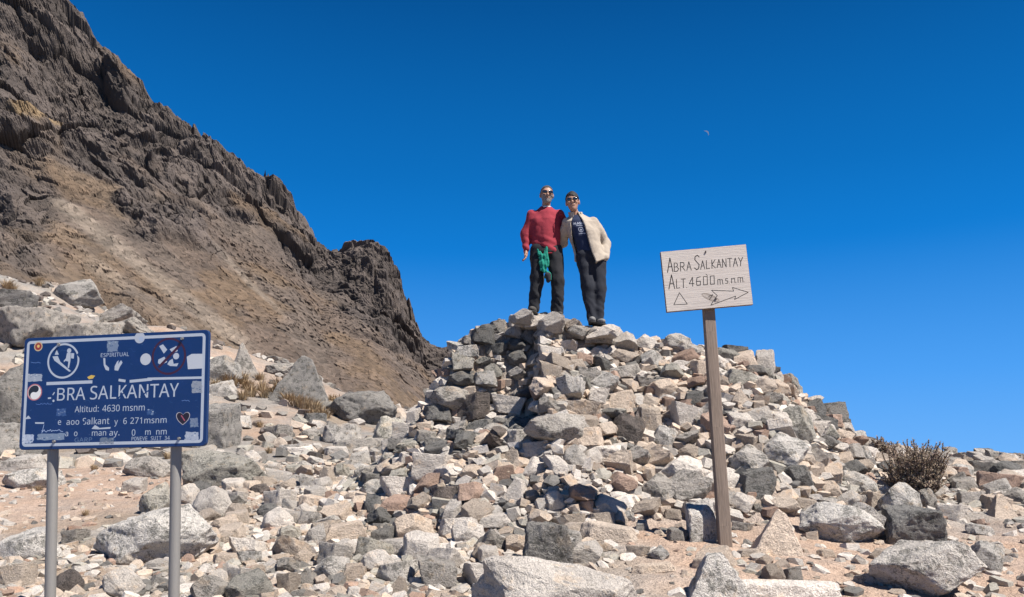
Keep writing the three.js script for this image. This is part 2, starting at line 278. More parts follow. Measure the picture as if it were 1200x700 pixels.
  let g = new THREE.BufferGeometry(); g.setAttribute('position', new THREE.Float32BufferAttribute(P, 3));
  { const p = g.attributes.position, d = V(0, 0, 0), o = s * 3.7;
    if (detail > 1) for (let i = 0; i < p.count; i++) { d.fromBufferAttribute(p, i); const r = 1 + .15 * fbm(d.x * 1.7 + o, d.y * 1.7, d.z * 1.7, 3) + .055 * (ridged(d.x * 3 + o, d.y * 3, d.z * 3, 2) - .4) + (detail > 8 ? .02 * n3(d.x * 9 + o, d.y * 9, d.z * 9) + .03 * (ridged(d.x * 5 + o, d.y * 2.4, d.z * 5, 2) - .4) : 0); p.setXYZ(i, d.x * r, d.y * r, d.z * r); } }
  g.computeBoundingBox(); const b = g.boundingBox, c = b.getCenter(V(0, 0, 0)), z = b.getSize(V(0, 0, 0));
  g.translate(-c.x, -c.y, -c.z); g.scale(1 / z.x, 1 / z.y, 1 / z.z);
  g = detail > 1 ? toCreasedNormals(g, kind === 'round' ? .85 : .6) : (g.computeVertexNormals(), g);
  const f = g, q = f.attributes.position, uv = new Float32Array(q.count * 2), A = V(0, 0, 0), B = V(0, 0, 0), C = V(0, 0, 0), ou = rnd(), ov = rnd();
  for (let i = 0; i < q.count; i += 3) {
    A.fromBufferAttribute(q, i); B.fromBufferAttribute(q, i + 1); C.fromBufferAttribute(q, i + 2); const n = B.clone().sub(A).cross(C.clone().sub(A)); const ax = Math.abs(n.x), ay = Math.abs(n.y), az = Math.abs(n.z);
    [A, B, C].forEach((w, k) => { const e = ax > ay && ax > az ? [w.z, w.y] : ay > az ? [w.x, w.z] : [w.x, w.y]; uv.set([e[0] * .8 + ou, e[1] * .8 + ov], (i + k) * 2); });
  }
  f.setAttribute('uv', new THREE.BufferAttribute(uv, 2)); seed = save; return f;
}
function boxUV(q, size, k) {
  const uv = new Float32Array(q.count * 2), A = V(0, 0, 0), B = V(0, 0, 0), C = V(0, 0, 0), ou = rnd(), ov = rnd();
  for (let i = 0; i < q.count; i += 3) {
    A.fromBufferAttribute(q, i).multiply(size); B.fromBufferAttribute(q, i + 1).multiply(size); C.fromBufferAttribute(q, i + 2).multiply(size); const n = B.clone().sub(A).cross(C.clone().sub(A)), ax = Math.abs(n.x), ay = Math.abs(n.y), az = Math.abs(n.z);
    [A, B, C].forEach((w, j) => { const e = ax > ay && ax > az ? [w.z, w.y] : ay > az ? [w.x, w.z] : [w.x, w.y]; uv.set([e[0] * k + ou, e[1] * k + ov], (i + j) * 2); });
  }
  return new THREE.BufferAttribute(uv, 2);
}
const KINDS = ['angular', 'block', 'slab', 'round', 'point'];
const SHAPES = {}, LARGE = {}, TINY = {};
KINDS.forEach((k, a) => { SHAPES[k] = [0, 1, 2, 3].map(i => rockShape(k, 6, a * 31 + i * 5 + 1)); LARGE[k] = [0, 1, 2].map(i => rockShape(k, 13, a * 47 + i * 9 + 3)); TINY[k] = [0, 1, 2, 3].map(i => rockShape(k, 1, a * 59 + i * 3 + 2)); });
const TONES = { w: [.71, .64, .57, 0], t: [.61, .495, .395, 0], g: [.56, .508, .452, 1], d: [.22, .205, .187, 1], r: [.43, .295, .225, 0], k: [.175, .142, .124, 1], n: [.45, .415, .355, 1], h: [.335, .303, .268, 1] };
const TONE_WORD = { w: 'pale', t: 'tan', g: 'grey', d: 'dark grey', r: 'rust brown', k: 'dark brown', n: 'greenish grey', h: 'mid grey' };
const STONE = {};
for (const k in TONES) STONE[k] = [0, 1, 2].map(i => { const q = TONES[k], f = [.78, 1, 1.12][i], e = rr(-.02, .02); return new THREE.MeshStandardMaterial({ color: new THREE.Color().setRGB(q[0] * f * (1 + e), q[1] * f, q[2] * f * (1 - e)), map: q[3] ? texLichen : texClean, bumpMap: texRockBump, bumpScale: .045, roughness: .92 }); });

const placed = [];                                // every stone as [x, y, z, radius], so that the smaller ones fill the gaps
const cell = new Map(), key3 = (x, y, z) => `${Math.floor(x)},${Math.floor(y)},${Math.floor(z)}`;
const remember = (x, y, z, r) => { const e = [x, y, z, r]; placed.push(e); const k = key3(x, y, z); if (!cell.has(k)) cell.set(k, []); cell.get(k).push(e); };
const crowded = (x, y, z, r, f) => { for (let a = -1; a < 2; a++) for (let b = -1; b < 2; b++) for (let c = -1; c < 2; c++) for (const e of cell.get(key3(x + a, y + b, z + c)) || []) if (Math.hypot(x - e[0], y - e[1], z - e[2]) < f * (r + e[3])) return true; return false; };

const cairn = thing('stone_cairn', V(.6, height(.6, 8.2), -8.2));
const loose = [];                                 // stones that lie on the ground, added as things of their own
function setStone(name, kind, tone, pos, size, rot, big) {
  const o = mesh(name, pick((big ? LARGE : SHAPES)[kind]), pick(STONE[tone]));
  o.position.copy(pos); o.scale.copy(size); o.rotation.set(...rot);
  const most = Math.max(size.x, size.y, size.z);
  if (big || most > 1.7 * Math.min(size.x, size.y, size.z)) { const g = o.geometry, c = new THREE.BufferGeometry(); for (const k of ['position', 'normal']) c.setAttribute(k, g.attributes[k]); c.setAttribute('uv', boxUV(g.attributes.position, size, .8 / Math.min(.55, most))); o.geometry = c; }
  remember(pos.x, pos.y, pos.z, (size.x + size.y + size.z) / 6); return o;
}
function stoneAt(u, v, w, h, tone, kind = pick(['angular', 'angular', 'angular', 'block', 'slab', 'slab']), label = null, sink = .3) {      // one stone of the photograph
  const mid = cast(u, v + h * .1); let pos, s;
  if (onHeap(mid.x, mid.D)) {
    s = mid.D / FOCAL * 1.02; pos = V(mid.x, mid.y, -mid.D);
    if (!mid.hit) pos.y -= Math.max(0, mid.gap - .15 * h * s);
    pos.z += .06 * h * s; pos.y += .03 * h * s;
  } else {
    const c = cast(u, v + h * .40); s = c.D / FOCAL; pos = V(0, 0, 0); const dd = c.D + .22 * (w + h) / 2 * s, [a] = ray(u, v); pos.set(a * dd, height(a * dd, dd) + h * s * (.5 - .22), -dd); s = dd / FOCAL;
  }
  const deep = Math.min(w, h * 1.6) * rr(.8, 1.0), size = V(w * s * 1.12, h * s * 1.16, deep * s);
  const heapStone = onHeap(pos.x, -pos.z);
  const o = setStone(heapStone ? 'stone' : 'boulder', kind, tone, pos, size, [rr(-.1, .1), rr(-.25, .25), rr(-.12, .12)], w * h > 2600);
  if (heapStone && !label) { o.position.sub(cairn.position); cairn.add(o); } else loose.push([o, label, tone]);
  return o;
}
const zoomed = (ox, oy, k, list) => { for (const [x, y, w, h, tone, kind, label] of list) stoneAt(ox + x / k, oy + y / k, w / k, h / k, tone, kind, label); };

// boulders with a look of their own
zoomed(0, 0, 1, [
  [181, 631, 134, 66, 'g', 'round', 'broad lichen-speckled grey boulder with dark overhang behind the blue sign'],
  [258, 553, 92, 50, 'n', 'round', 'low greenish grey boulder at the edge of the sandy path'],
  [240, 500, 74, 56, 'h', 'slab', 'smooth grey boulder beside the blue sign, above the sandy path'],
  [652, 700, 176, 74, 'w', 'round', 'wide pale granite slab in front of the dark upright block'],
  [643, 644, 54, 62, 'd', 'block', 'dark upright block of stone standing on a pale slab'],
  [822, 613, 40, 54, 'g', 'block', 'tall grey boulder leaning behind the foot of the wooden post'],
  [914, 629, 64, 58, 't', 'point', 'tan pyramid-shaped boulder on the sand right of the wooden post'],
  [850, 681, 84, 58, 'g', 'point', 'coarse grey boulder on the sand in front of the wooden post'],
  [917, 697, 124, 26, 'w', 'slab', 'long flat pale slab half sunk in the sand'],
  [907, 673, 24, 22, 't', 'angular', 'small yellowish tan stone beside the flat pale slab'],
  [984, 615, 82, 46, 'g', 'round', 'low grey boulder half buried in the sand'],
  [1069, 620, 62, 46, 'd', 'block', 'square dark grey boulder with flat top below the shrub'],
  [1077, 670, 100, 64, 'g', 'angular', 'big jagged grey boulder on the sand below the square dark boulder'],
  [1157, 654, 34, 38, 'g', 'angular', 'grey tilted stone alone on the sand at the track'],
  [1055, 588, 44, 42, 'g', 'round', 'rounded grey boulder touching the square dark boulder'],
  [1085, 585, 24, 26, 'g', 'round', 'small rounded grey boulder below the shrub'],
  [1004, 613, 52, 48, 'g', 'angular', 'cracked grey boulder next to the low half buried one'],
  [144, 684, 46, 34, 'w', 'round', 'pale rounded boulder in the hollow before the speckled boulder'],
  [182, 587, 40, 40, 'n', 'angular', 'greenish boulder propped behind the broad speckled boulder'],
  [248, 590, 44, 40, 'w', 'round', 'round pale boulder beside the broad speckled boulder'],
  [222, 580, 26, 26, 'w', 'round', 'small round pale boulder against the round pale one'],
  [157, 569, 22, 20, 'w', 'block', 'lone pale block lying on the sandy path'],
  [173, 548, 58, 26, 'g', 'round', 'flat grey hump of rock on the sandy path'],
  [40, 562, 60, 26, 'g', 'round', 'worn grey rock hump set in the path bank'],
  [30, 545, 50, 22, 'g', 'slab', 'thin grey rock ledge at the top of the path bank'],
  [88, 628, 26, 16, 'g', 'slab', 'small flat grey stone by the blue sign post'],
  [35, 640, 70, 34, 'g', 'slab', 'flat grey slab behind the blue sign post'],
  [20, 675, 42, 24, 't', 'slab', 'tan flat stone left of the blue sign post'],
  [80, 682, 30, 30, 'k', 'round', 'brown rounded stone in the hollow by the blue sign post'],
  [357, 449, 84, 66, 'h', 'point', 'large pointed grey boulder on the slope beyond the rubble'],
  [424, 478, 74, 42, 'h', 'round', 'rounded grey boulder downhill of the large pointed boulder'],
  [288, 424, 38, 42, 'h', 'point', 'pointed grey boulder with a tan face on the upper slope'],
  [262, 436, 40, 34, 'h', 'angular', 'grey boulder against the pointed boulder with tan face'],
  [100, 402, 90, 40, 'h', 'slab', 'long grey rock slab on the slope behind the blue sign'],
  [88, 344, 58, 34, 'h', 'angular', 'grey outcrop with a tan streak on the upper slope'],
  [40, 385, 80, 44, 'h', 'slab', 'wide grey slab on the slope left of the blue sign'],
  [140, 372, 56, 32, 'h', 'angular', 'grey ledge with dark cleft above the blue sign'],
  [20, 352, 40, 26, 'h', 'block', 'grey block beside the dry grass on the upper slope'],
  [12, 470, 60, 90, 'h', 'angular', 'tall grey rock face left of the blue sign'],
  [768, 572, 46, 36, 'g', 'angular', 'grey sharp-backed boulder at the foot of the cairn'],
  [800, 573, 56, 44, 'g', 'angular', 'large grey boulder shaded beneath at the foot of the cairn'],
]);
// stones of the cairn, top down; left recess has its shade in the tones
zoomed(480, 350, 3.332, [[432, 65, 85, 60, 'w'], [525, 75, 90, 80, 'w', 'angular'], [595, 95, 70, 50, 't'], [300, 105, 80, 50, 'd'], [345, 105, 60, 50, 'g'], [285, 150, 90, 60, 'd'], [412, 130, 65, 45, 'g'], [492, 115, 60, 40, 't'], [470, 150, 70, 60, 'd'], [415, 180, 75, 50, 'd', 'round'], [340, 195, 85, 40, 'd', 'slab'], [230, 165, 50, 35, 'g'], [220, 205, 95, 50, 'g'], [205, 245, 90, 80, 'n', 'block'], [205, 310, 100, 60, 'd', 'round'], [285, 245, 75, 35, 'n'], [320, 285, 75, 60, 'n', 'round'], [295, 315, 90, 55, 'g'], [415, 290, 80, 50, 'g'], [420, 230, 75, 60, 'd', 'round'], [545, 205, 80, 60, 'w', 'block'], [550, 280, 80, 80, 't', 'block'], [165, 385, 155, 90, 'g', 'round'], [250, 420, 130, 90, 'k', 'slab'], [385, 410, 135, 70, 'w', 'block'], [475, 425, 50, 100, 't', 'slab'], [540, 415, 80, 60, 'g'], [185, 525, 155, 80, 'w', 'block'], [355, 520, 140, 60, 'g', 'round'], [575, 505, 230, 110, 'g', 'round'], [400, 610, 110, 60, 't', 'point'], [375, 670, 95, 60, 't', 'round'], [515, 590, 155, 65, 'w', 'slab'], [640, 620, 90, 95, 'g', 'round'], [715, 615, 70, 65, 'w', 'round'], [675, 545, 140, 70, 't'], [650, 430, 170, 60, 't', 'slab'], [695, 300, 90, 60, 'g'], [750, 330, 120, 90, 'g'], [845, 285, 140, 60, 'g', 'slab'], [820, 400, 110, 80, 't', 'block'], [850, 515, 125, 130, 'k'], [605, 310, 55, 45, 'w', 'round'], [750, 160, 100, 50, 'w', 'slab'], [835, 225, 110, 50, 't'], [640, 260, 110, 50, 't', 'slab'], [730, 210, 80, 60, 'w'], [880, 615, 120, 80, 'g'], [690, 130, 70, 50, 'g'], [740, 95, 90, 45, 'w'], [800, 150, 60, 40, 'g'], [110, 450, 110, 60, 'd'], [420, 470, 80, 40, 't'], [345, 470, 80, 40, 'w']]);
zoomed(740, 370, 3.332, [[175, 75, 115, 80, 'g', 'round'], [45, 105, 90, 75, 'w'], [165, 130, 80, 40, 't'], [235, 140, 80, 60, 'g'], [400, 88, 90, 26, 't', 'slab'], [400, 110, 90, 55, 'd', 'block'], [535, 125, 75, 45, 'd'], [555, 165, 60, 40, 'g'], [440, 180, 110, 90, 't'], [520, 175, 90, 120, 'w', 'slab'], [610, 190, 70, 50, 'n'], [615, 245, 70, 70, 'g'], [270, 205, 80, 70, 't'], [180, 195, 90, 40, 'w'], [130, 285, 120, 70, 't'], [60, 265, 80, 50, 'g'], [70, 340, 70, 60, 't'], [70, 410, 90, 130, 't', 'slab'], [15, 430, 40, 120, 'k'], [210, 395, 110, 110, 'w', 'block'], [250, 320, 90, 60, 'd'], [145, 345, 50, 60, 'r'], [425, 320, 100, 70, 't', 'point'], [540, 330, 90, 60, 'g'], [585, 260, 70, 60, 'r'], [420, 410, 110, 70, 'w'], [640, 430, 130, 150, 'n', 'angular'], [570, 520, 190, 130, 'g', 'angular'], [440, 560, 150, 120, 'g', 'angular'], [480, 650, 140, 110, 'd', 'block'], [770, 340, 130, 80, 'd', 'slab'], [735, 410, 100, 80, 'd'], [810, 470, 100, 60, 't'], [875, 425, 100, 50, 'g', 'slab'], [215, 530, 100, 60, 't'], [130, 480, 90, 100, 'g'], [80, 550, 160, 100, 't'], [200, 600, 180, 100, 'w', 'round'], [720, 560, 90, 80, 'w'], [650, 630, 110, 90, 'd'], [830, 570, 90, 70, 't'], [860, 650, 120, 80, 'g', 'round'], [500, 385, 110, 60, 'w', 'slab'], [700, 290, 70, 30, 'r', 'slab'], [900, 550, 70, 80, 'g'], [350, 260, 70, 50, 't'], [480, 250, 70, 40, 'w'], [560, 240, 60, 60, 'w']]);
zoomed(980, 470, 3.045, [[20, 90, 60, 80, 'g'], [75, 75, 95, 45, 'd'], [110, 115, 60, 40, 'd'], [105, 165, 120, 70, 'g', 'round'], [240, 265, 90, 50, 'd'], [70, 290, 120, 60, 'g', 'round'], [410, 400, 90, 60, 'w'], [580, 380, 110, 90, 't', 'point'], [460, 300, 90, 50, 'g'], [580, 290, 140, 60, 'r', 'slab'], [600, 245, 120, 60, 'd', 'round'], [570, 195, 55, 50, 'g', 'block'], [510, 460, 100, 40, 'g', 'slab'], [650, 240, 80, 60, 'g'], [410, 175, 50, 40, 'g'], [500, 200, 60, 40, 'w'], [440, 250, 80, 50, 'g'], [520, 240, 70, 45, 'd'], [640, 340, 90, 60, 'g'], [480, 350, 90, 50, 'w'], [250, 135, 60, 45, 'w'], [330, 150, 50, 40, 'd']]);
// the rubble in front of and left of it
zoomed(60, 520, 3.889, [[790, 370, 140, 90, 't'], [795, 435, 100, 50, 't'], [850, 310, 100, 80, 't'], [1030, 345, 130, 110, 'w', 'round'], [1040, 260, 130, 100, 'w'], [1035, 150, 120, 75, 'w', 'block'], [490, 555, 110, 40, 'w', 'slab'], [850, 250, 70, 60, 'w'], [940, 575, 70, 40, 't', 'block'], [760, 620, 110, 80, 'w', 'round'], [800, 525, 110, 60, 't'], [915, 65, 80, 60, 'w', 'round'], [900, 520, 110, 60, 'g'], [1080, 640, 90, 90, 't'], [860, 610, 100, 90, 'w'], [1080, 560, 110, 70, 'g'], [960, 160, 60, 60, 'n'], [950, 205, 90, 50, 'k']]);
zoomed(340, 520, 3.889, [[515, 195, 190, 95, 'w', 'block'], [510, 280, 180, 80, 'r', 'slab'], [160, 150, 115, 95, 't', 'point'], [235, 125, 70, 70, 'n'], [75, 170, 70, 70, 'g', 'block'], [120, 270, 140, 70, 't', 'slab'], [660, 100, 190, 110, 'w'], [740, 330, 85, 140, 'w', 'slab'], [810, 410, 150, 120, 'w'], [600, 475, 160, 140, 'w'], [560, 385, 180, 130, 't'], [115, 420, 100, 110, 'w', 'angular'], [250, 410, 190, 110, 't', 'block'], [400, 545, 150, 110, 'w', 'round'], [200, 505, 130, 110, 'w', 'slab'], [670, 590, 170, 150, 'g', 'block'], [490, 655, 110, 90, 't', 'point'], [900, 610, 200, 130, 'w', 'block'], [940, 350, 150, 60, 'w', 'slab'], [730, 225, 170, 60, 'k', 'slab'], [970, 140, 100, 90, 'r', 'block'], [50, 520, 100, 80, 't'], [80, 610, 120, 80, 'g', 'point'], [20, 340, 90, 80, 'w'], [300, 240, 130, 60, 't'], [420, 420, 90, 80, 'd'], [880, 500, 90, 90, 't'], [20, 30, 120, 60, 'g', 'slab'], [450, 65, 70, 60, 'g', 'round'], [290, 590, 100, 80, 't']]);
zoomed(560, 520, 3.889, [[170, 215, 140, 120, 'w', 'point'], [90, 600, 170, 110, 'w', 'block'], [180, 460, 120, 80, 't'], [560, 345, 130, 60, 't', 'slab'], [600, 410, 240, 90, 't', 'slab'], [730, 490, 100, 50, 't', 'slab'], [800, 570, 190, 50, 't', 'slab'], [820, 500, 90, 60, 'g'], [545, 475, 130, 50, 't', 'round'], [85, 345, 150, 60, 'w', 'slab'], [905, 415, 80, 60, 'g'], [50, 510, 90, 90, 'w'], [190, 560, 110, 90, 'n', 'angular'], [60, 420, 80, 60, 'w'], [350, 260, 90, 90, 'w'], [430, 345, 110, 50, 't', 'slab'], [750, 375, 60, 50, 'g'], [250, 240, 80, 60, 't'], [680, 330, 70, 50, 'g']]);
zoomed(780, 520, 3.889, [[345, 270, 110, 90, 'w'], [745, 210, 100, 80, 't'], [540, 200, 70, 40, 'w'], [420, 295, 45, 40, 'g'], [450, 530, 70, 50, 't'], [870, 190, 160, 90, 'g', 'round'], [580, 225, 60, 40, 'w'], [630, 270, 120, 50, 't', 'slab'], [730, 270, 90, 50, 'w'], [350, 380, 90, 40, 'g', 'slab'], [580, 600, 80, 70, 'g'], [960, 510, 60, 50, 't'], [380, 500, 100, 40, 't', 'slab'], [730, 500, 80, 40, 't', 'slab'], [940, 330, 60, 50, 'g'], [920, 620, 110, 50, 'g', 'slab'], [670, 650, 70, 50, 't', 'slab'], [60, 410, 90, 60, 'g'], [30, 320, 80, 50, 't', 'slab']]);
zoomed(240, 400, 3.5, [[770, 375, 150, 150, 'n', 'round'], [870, 310, 120, 40, 'w', 'slab'], [830, 245, 110, 70, 'w'], [870, 270, 70, 90, 'w', 'slab'], [760, 300, 120, 50, 't', 'slab'], [560, 385, 150, 80, 'g', 'slab'], [385, 450, 120, 50, 'w', 'slab'], [300, 375, 100, 60, 'g', 'slab'], [190, 475, 70, 60, 'w', 'round'], [305, 420, 60, 50, 't', 'round'], [640, 480, 90, 70, 'g'], [750, 480, 70, 50, 'w'], [835, 480, 70, 50, 'w'], [430, 380, 90, 60, 'g'], [450, 320, 90, 50, 'd'], [70, 200, 130, 70, 'g', 'slab'], [120, 330, 140, 60, 'g', 'slab'], [210, 415, 50, 30, 't'], [620, 330, 70, 30, 'w'], [540, 450, 90, 40, 'w', 'slab'], [910, 390, 80, 50, 'g', 'slab']]);

for (let k = 0, tries = 0; k < 12 && tries < 3000; tries++) {
  const D = rr(16, 36), x = rr(-.72, -.08) * D, r = rr(.45, 1.1), y = height(x, D); if (crowded(x, y, -D, r, .75)) continue; const tone = pick('hhdhnh');
  loose.push([setStone('boulder', pick(['slab', 'round', 'angular']), tone, V(x, y, -D), V(r * rr(2, 3), r * rr(.7, 1.2), r * rr(1.6, 2.4)), [rr(-.2, .2), rr(0, 6.28), rr(-.2, .2)], true), null, tone]); k++;
}
// more stones of the cairn, then of the ground, sized to fill the gaps
let inCairn = cairn.children.length;
for (let k = 0, tries = 0; inCairn < 298 && tries < 60000; tries++) {
  const r = lerp(.17, .07, clamp(tries / 6000)), x = rr(-1.9, 7.4), D = rr(footAt(x) - .1, crestAt(x) + .35);
  if (!onHeap(x, D)) continue; const y = height(x, D) + r * .25;
  if (crowded(x, y, -D, r, .72)) continue;
  const dark = x < .2 && y > 1.6 && D < crestAt(x) ? 1 : 0;  // left recess: its shade is put into the colour, as darker stone tones
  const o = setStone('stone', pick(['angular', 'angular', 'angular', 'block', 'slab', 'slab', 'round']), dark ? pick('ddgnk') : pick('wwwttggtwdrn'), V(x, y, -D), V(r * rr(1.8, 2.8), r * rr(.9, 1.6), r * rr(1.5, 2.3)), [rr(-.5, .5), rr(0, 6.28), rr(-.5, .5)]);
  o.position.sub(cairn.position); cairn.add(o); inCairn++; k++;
}
const rubble = (u, v) => {                        // how thickly loose stone covers the ground in the photograph
  if (u < 230) return v > 640 ? .4 : v > 520 ? .05 : .4;
  if (u < 640) return v < 470 ? .5 : 1;
  if (u < 720) return v < 640 ? .7 : .15;
  if (u < 960) return v < 605 ? .45 : .07;
  return v < 600 ? .8 : .10;
};
let fillers = 0;
for (let tries = 0; fillers < 150 && tries < 40000; tries++) {
  const D = rr(6, 15), x = rr(-.55, .66) * D; if (onHeap(x, D)) continue;
  const y0 = height(x, D), [u, v] = project(x, y0, D); if (v > 705 || u < 225 || u > 1200 || rnd() > rubble(u, v)) continue;
  const r = lerp(.17, .08, clamp(tries / 5000)), y = y0 + r * .25; if (crowded(x, y, -D, r, .8)) continue;
  const tone = pick('wwwttggtwdtn'); loose.push([setStone('boulder', pick(['angular', 'angular', 'angular', 'block', 'slab', 'slab', 'round']), tone, V(x, y, -D), V(r * rr(1.8, 2.6), r * rr(1.1, 1.6), r * rr(1.6, 2.2)), [rr(-.3, .3), rr(0, 6.28), rr(-.3, .3)]), null, tone]); fillers++;
}
const MARKS = [['broad speckled boulder', 181, 655], ['greenish boulder at the path', 258, 570], ['dark upright block', 643, 670], ['wooden post', 849, 637], ['pyramid-shaped tan boulder', 914, 655], ['square dark boulder', 1069, 640], ['twiggy shrub', 1078, 584], ['rust brown slab in the rubble', 471, 600], ['white block in the rubble', 472, 580], ['large pointed boulder on the slope', 357, 478], ['cairn on its left side', 450, 530], ['cairn at its front', 600, 590], ['cairn at its right end', 980, 575], ['blue sign', 132, 690]];
for (const m of MARKS) m.push(cast(m[1], m[2]));
for (const [o, label, tone] of loose) {
  if (label) { o.name = 'boulder'; tag(o, label, 'boulder'); continue; }
  o.name = 'loose_stone'; const x = o.position.x, D = -o.position.z;
  const big = Math.max(o.scale.x, o.scale.y, o.scale.z), size = D > 15 ? '' : big > .5 ? 'large ' : big > .3 ? '' : 'small ', flat = o.scale.y / o.scale.x, form = flat < .5 ? 'flat' : flat > 1.15 ? 'upright' : 'angular';
  let near = null, best = 9e9; for (const [n, , , c] of MARKS) { const d = Math.hypot(c.x - x, c.D - D); if (d < best) { best = d; near = [n, c]; } }
  const dz = D - near[1].D, dx = Math.abs(x - near[1].x), how = best < .55 ? 'touching' : best > 3 ? 'well away from' : dz > dx ? 'uphill of' : -dz > dx ? 'downhill of' : 'beside';
  tag(o, `${size}${form} ${TONE_WORD[tone]} stone ${how} the ${near[0]}`, 'stone', `loose stones by the ${near[0]}`);
}
tag(cairn, 'tall heap of piled angular granite stones that the two people stand on', 'cairn');

function gravel(name, n, make, f, lift = .15) {               // small stones nobody could count, as one mesh
  const parts = []; const P = [], Nn = [], U = [], C = [], m = new THREE.Matrix4(), q = new THREE.Quaternion(), v = V(0, 0, 0), nm = new THREE.Matrix3();
  for (let k = 0, tries = 0; k < n && tries < n * 40; tries++) {
    const s = make(tries / (n * 12)); if (!s) continue; const [x, D, r] = s, y = height(x, D) + r * lift; if (crowded(x, y, -D, r, f)) continue;
    if (r > .05) remember(x, y, -D, r); k++;
    const g = pick(TINY[pick(['angular', 'angular', 'angular', 'block', 'slab', 'slab', 'round'])]);
    q.setFromEuler(new THREE.Euler(rr(-.5, .5), rr(0, 6.28), rr(-.5, .5))); m.compose(V(x, y, -D), q, V(r * rr(1.8, 2.6), r * rr(1.1, 1.7), r * rr(1.6, 2.3))); nm.getNormalMatrix(m);
    const tone = TONES[pick(D > 15 ? 'hhgndkt' : 'wwwtttggtdrn')], b = rr(.62, 1.0), p = g.attributes.position, nn = g.attributes.normal, uv = g.attributes.uv;
    for (let i = 0; i < p.count; i++) { v.fromBufferAttribute(p, i).applyMatrix4(m); P.push(v.x, v.y, v.z); v.fromBufferAttribute(nn, i).applyMatrix3(nm).normalize(); Nn.push(v.x, v.y, v.z); U.push(uv.getX(i) * .5, uv.getY(i) * .5); C.push(tone[0] * b, tone[1] * b, tone[2] * b); }
  }
  const g = new THREE.BufferGeometry(); g.setAttribute('position', new THREE.Float32BufferAttribute(P, 3)); g.setAttribute('normal', new THREE.Float32BufferAttribute(Nn, 3)); g.setAttribute('uv', new THREE.Float32BufferAttribute(U, 2)); g.setAttribute('color', new THREE.Float32BufferAttribute(C, 3));
  const o = mesh(name, g, new THREE.MeshStandardMaterial({ vertexColors: true, map: texClean, bumpMap: texRockBump, bumpScale: .012, roughness: .93 })); o.userData.kind = 'stuff'; return o;
}
const small = gravel('small_stones', 3400, t => { const x = rr(-2.2, 8.2), D = rr(footAt(x) - .2, crestAt(x) + 1.6); return onHeap(x, D) ? [x, D, lerp(.10, .04, clamp(t * 2.2))] : null; }, .6);
small.position.copy(cairn.position).negate(); cairn.add(small);
const pebbles = gravel('gravel', 7000, t => { const D = 5 + 11 * Math.pow(rnd(), 1.2), x = rr(-.72, .72) * D; if (onHeap(x, D)) return null; const [u, v] = project(x, height(x, D), D); return v < 720 && rnd() < rubble(u, v) ? [x, D, lerp(.075, .016, clamp(t * 1.7))] : null; }, .7, -.08);
pebbles.userData.label = 'small pale stones and grit scattered over the sandy ground'; pebbles.userData.category = 'gravel'; scene.add(pebbles);
const scree = gravel('scree', 800, t => { const D = rr(15, 38), x = rr(-.8, .02) * D; return [x, D, lerp(.26, .05, clamp(Math.pow(t * 2, .35)))]; }, .7);
scree.userData.label = 'grey broken stone covering the slope behind the path'; scree.userData.category = 'scree'; scene.add(scree);

// ------------------------------------------------------------------ the blue sign
const basis = (o, x, y) => { const X = x.clone().normalize(), Z = V(0, 0, 0).crossVectors(X, y).normalize(), Y = V(0, 0, 0).crossVectors(Z, X); o.quaternion.setFromRotationMatrix(new THREE.Matrix4().makeBasis(X, Y, Z)); return [X, Y, Z]; };
const canvasTexture = c => { const t = new THREE.CanvasTexture(c); t.colorSpace = THREE.SRGBColorSpace; t.magFilter = THREE.LinearFilter; t.anisotropy = 8; return t; };
const roundRect = (w, h, r) => { const s = new THREE.Shape(); s.moveTo(-w / 2 + r, -h / 2); s.lineTo(w / 2 - r, -h / 2); s.quadraticCurveTo(w / 2, -h / 2, w / 2, -h / 2 + r); s.lineTo(w / 2, h / 2 - r); s.quadraticCurveTo(w / 2, h / 2, w / 2 - r, h / 2); s.lineTo(-w / 2 + r, h / 2); s.quadraticCurveTo(-w / 2, h / 2, -w / 2, h / 2 - r); s.lineTo(-w / 2, -h / 2 + r); s.quadraticCurveTo(-w / 2, -h / 2, -w / 2 + r, -h / 2); return s; };
const pole = (a, b, r0, r1, seg = 16) => { const d = b.clone().sub(a), g = new THREE.CylinderGeometry(r1, r0, d.length(), seg, 8); g.applyQuaternion(new THREE.Quaternion().setFromUnitVectors(V(0, 1, 0), d.clone().normalize())); g.translate((a.x + b.x) / 2, (a.y + b.y) / 2, (a.z + b.z) / 2); return g; };
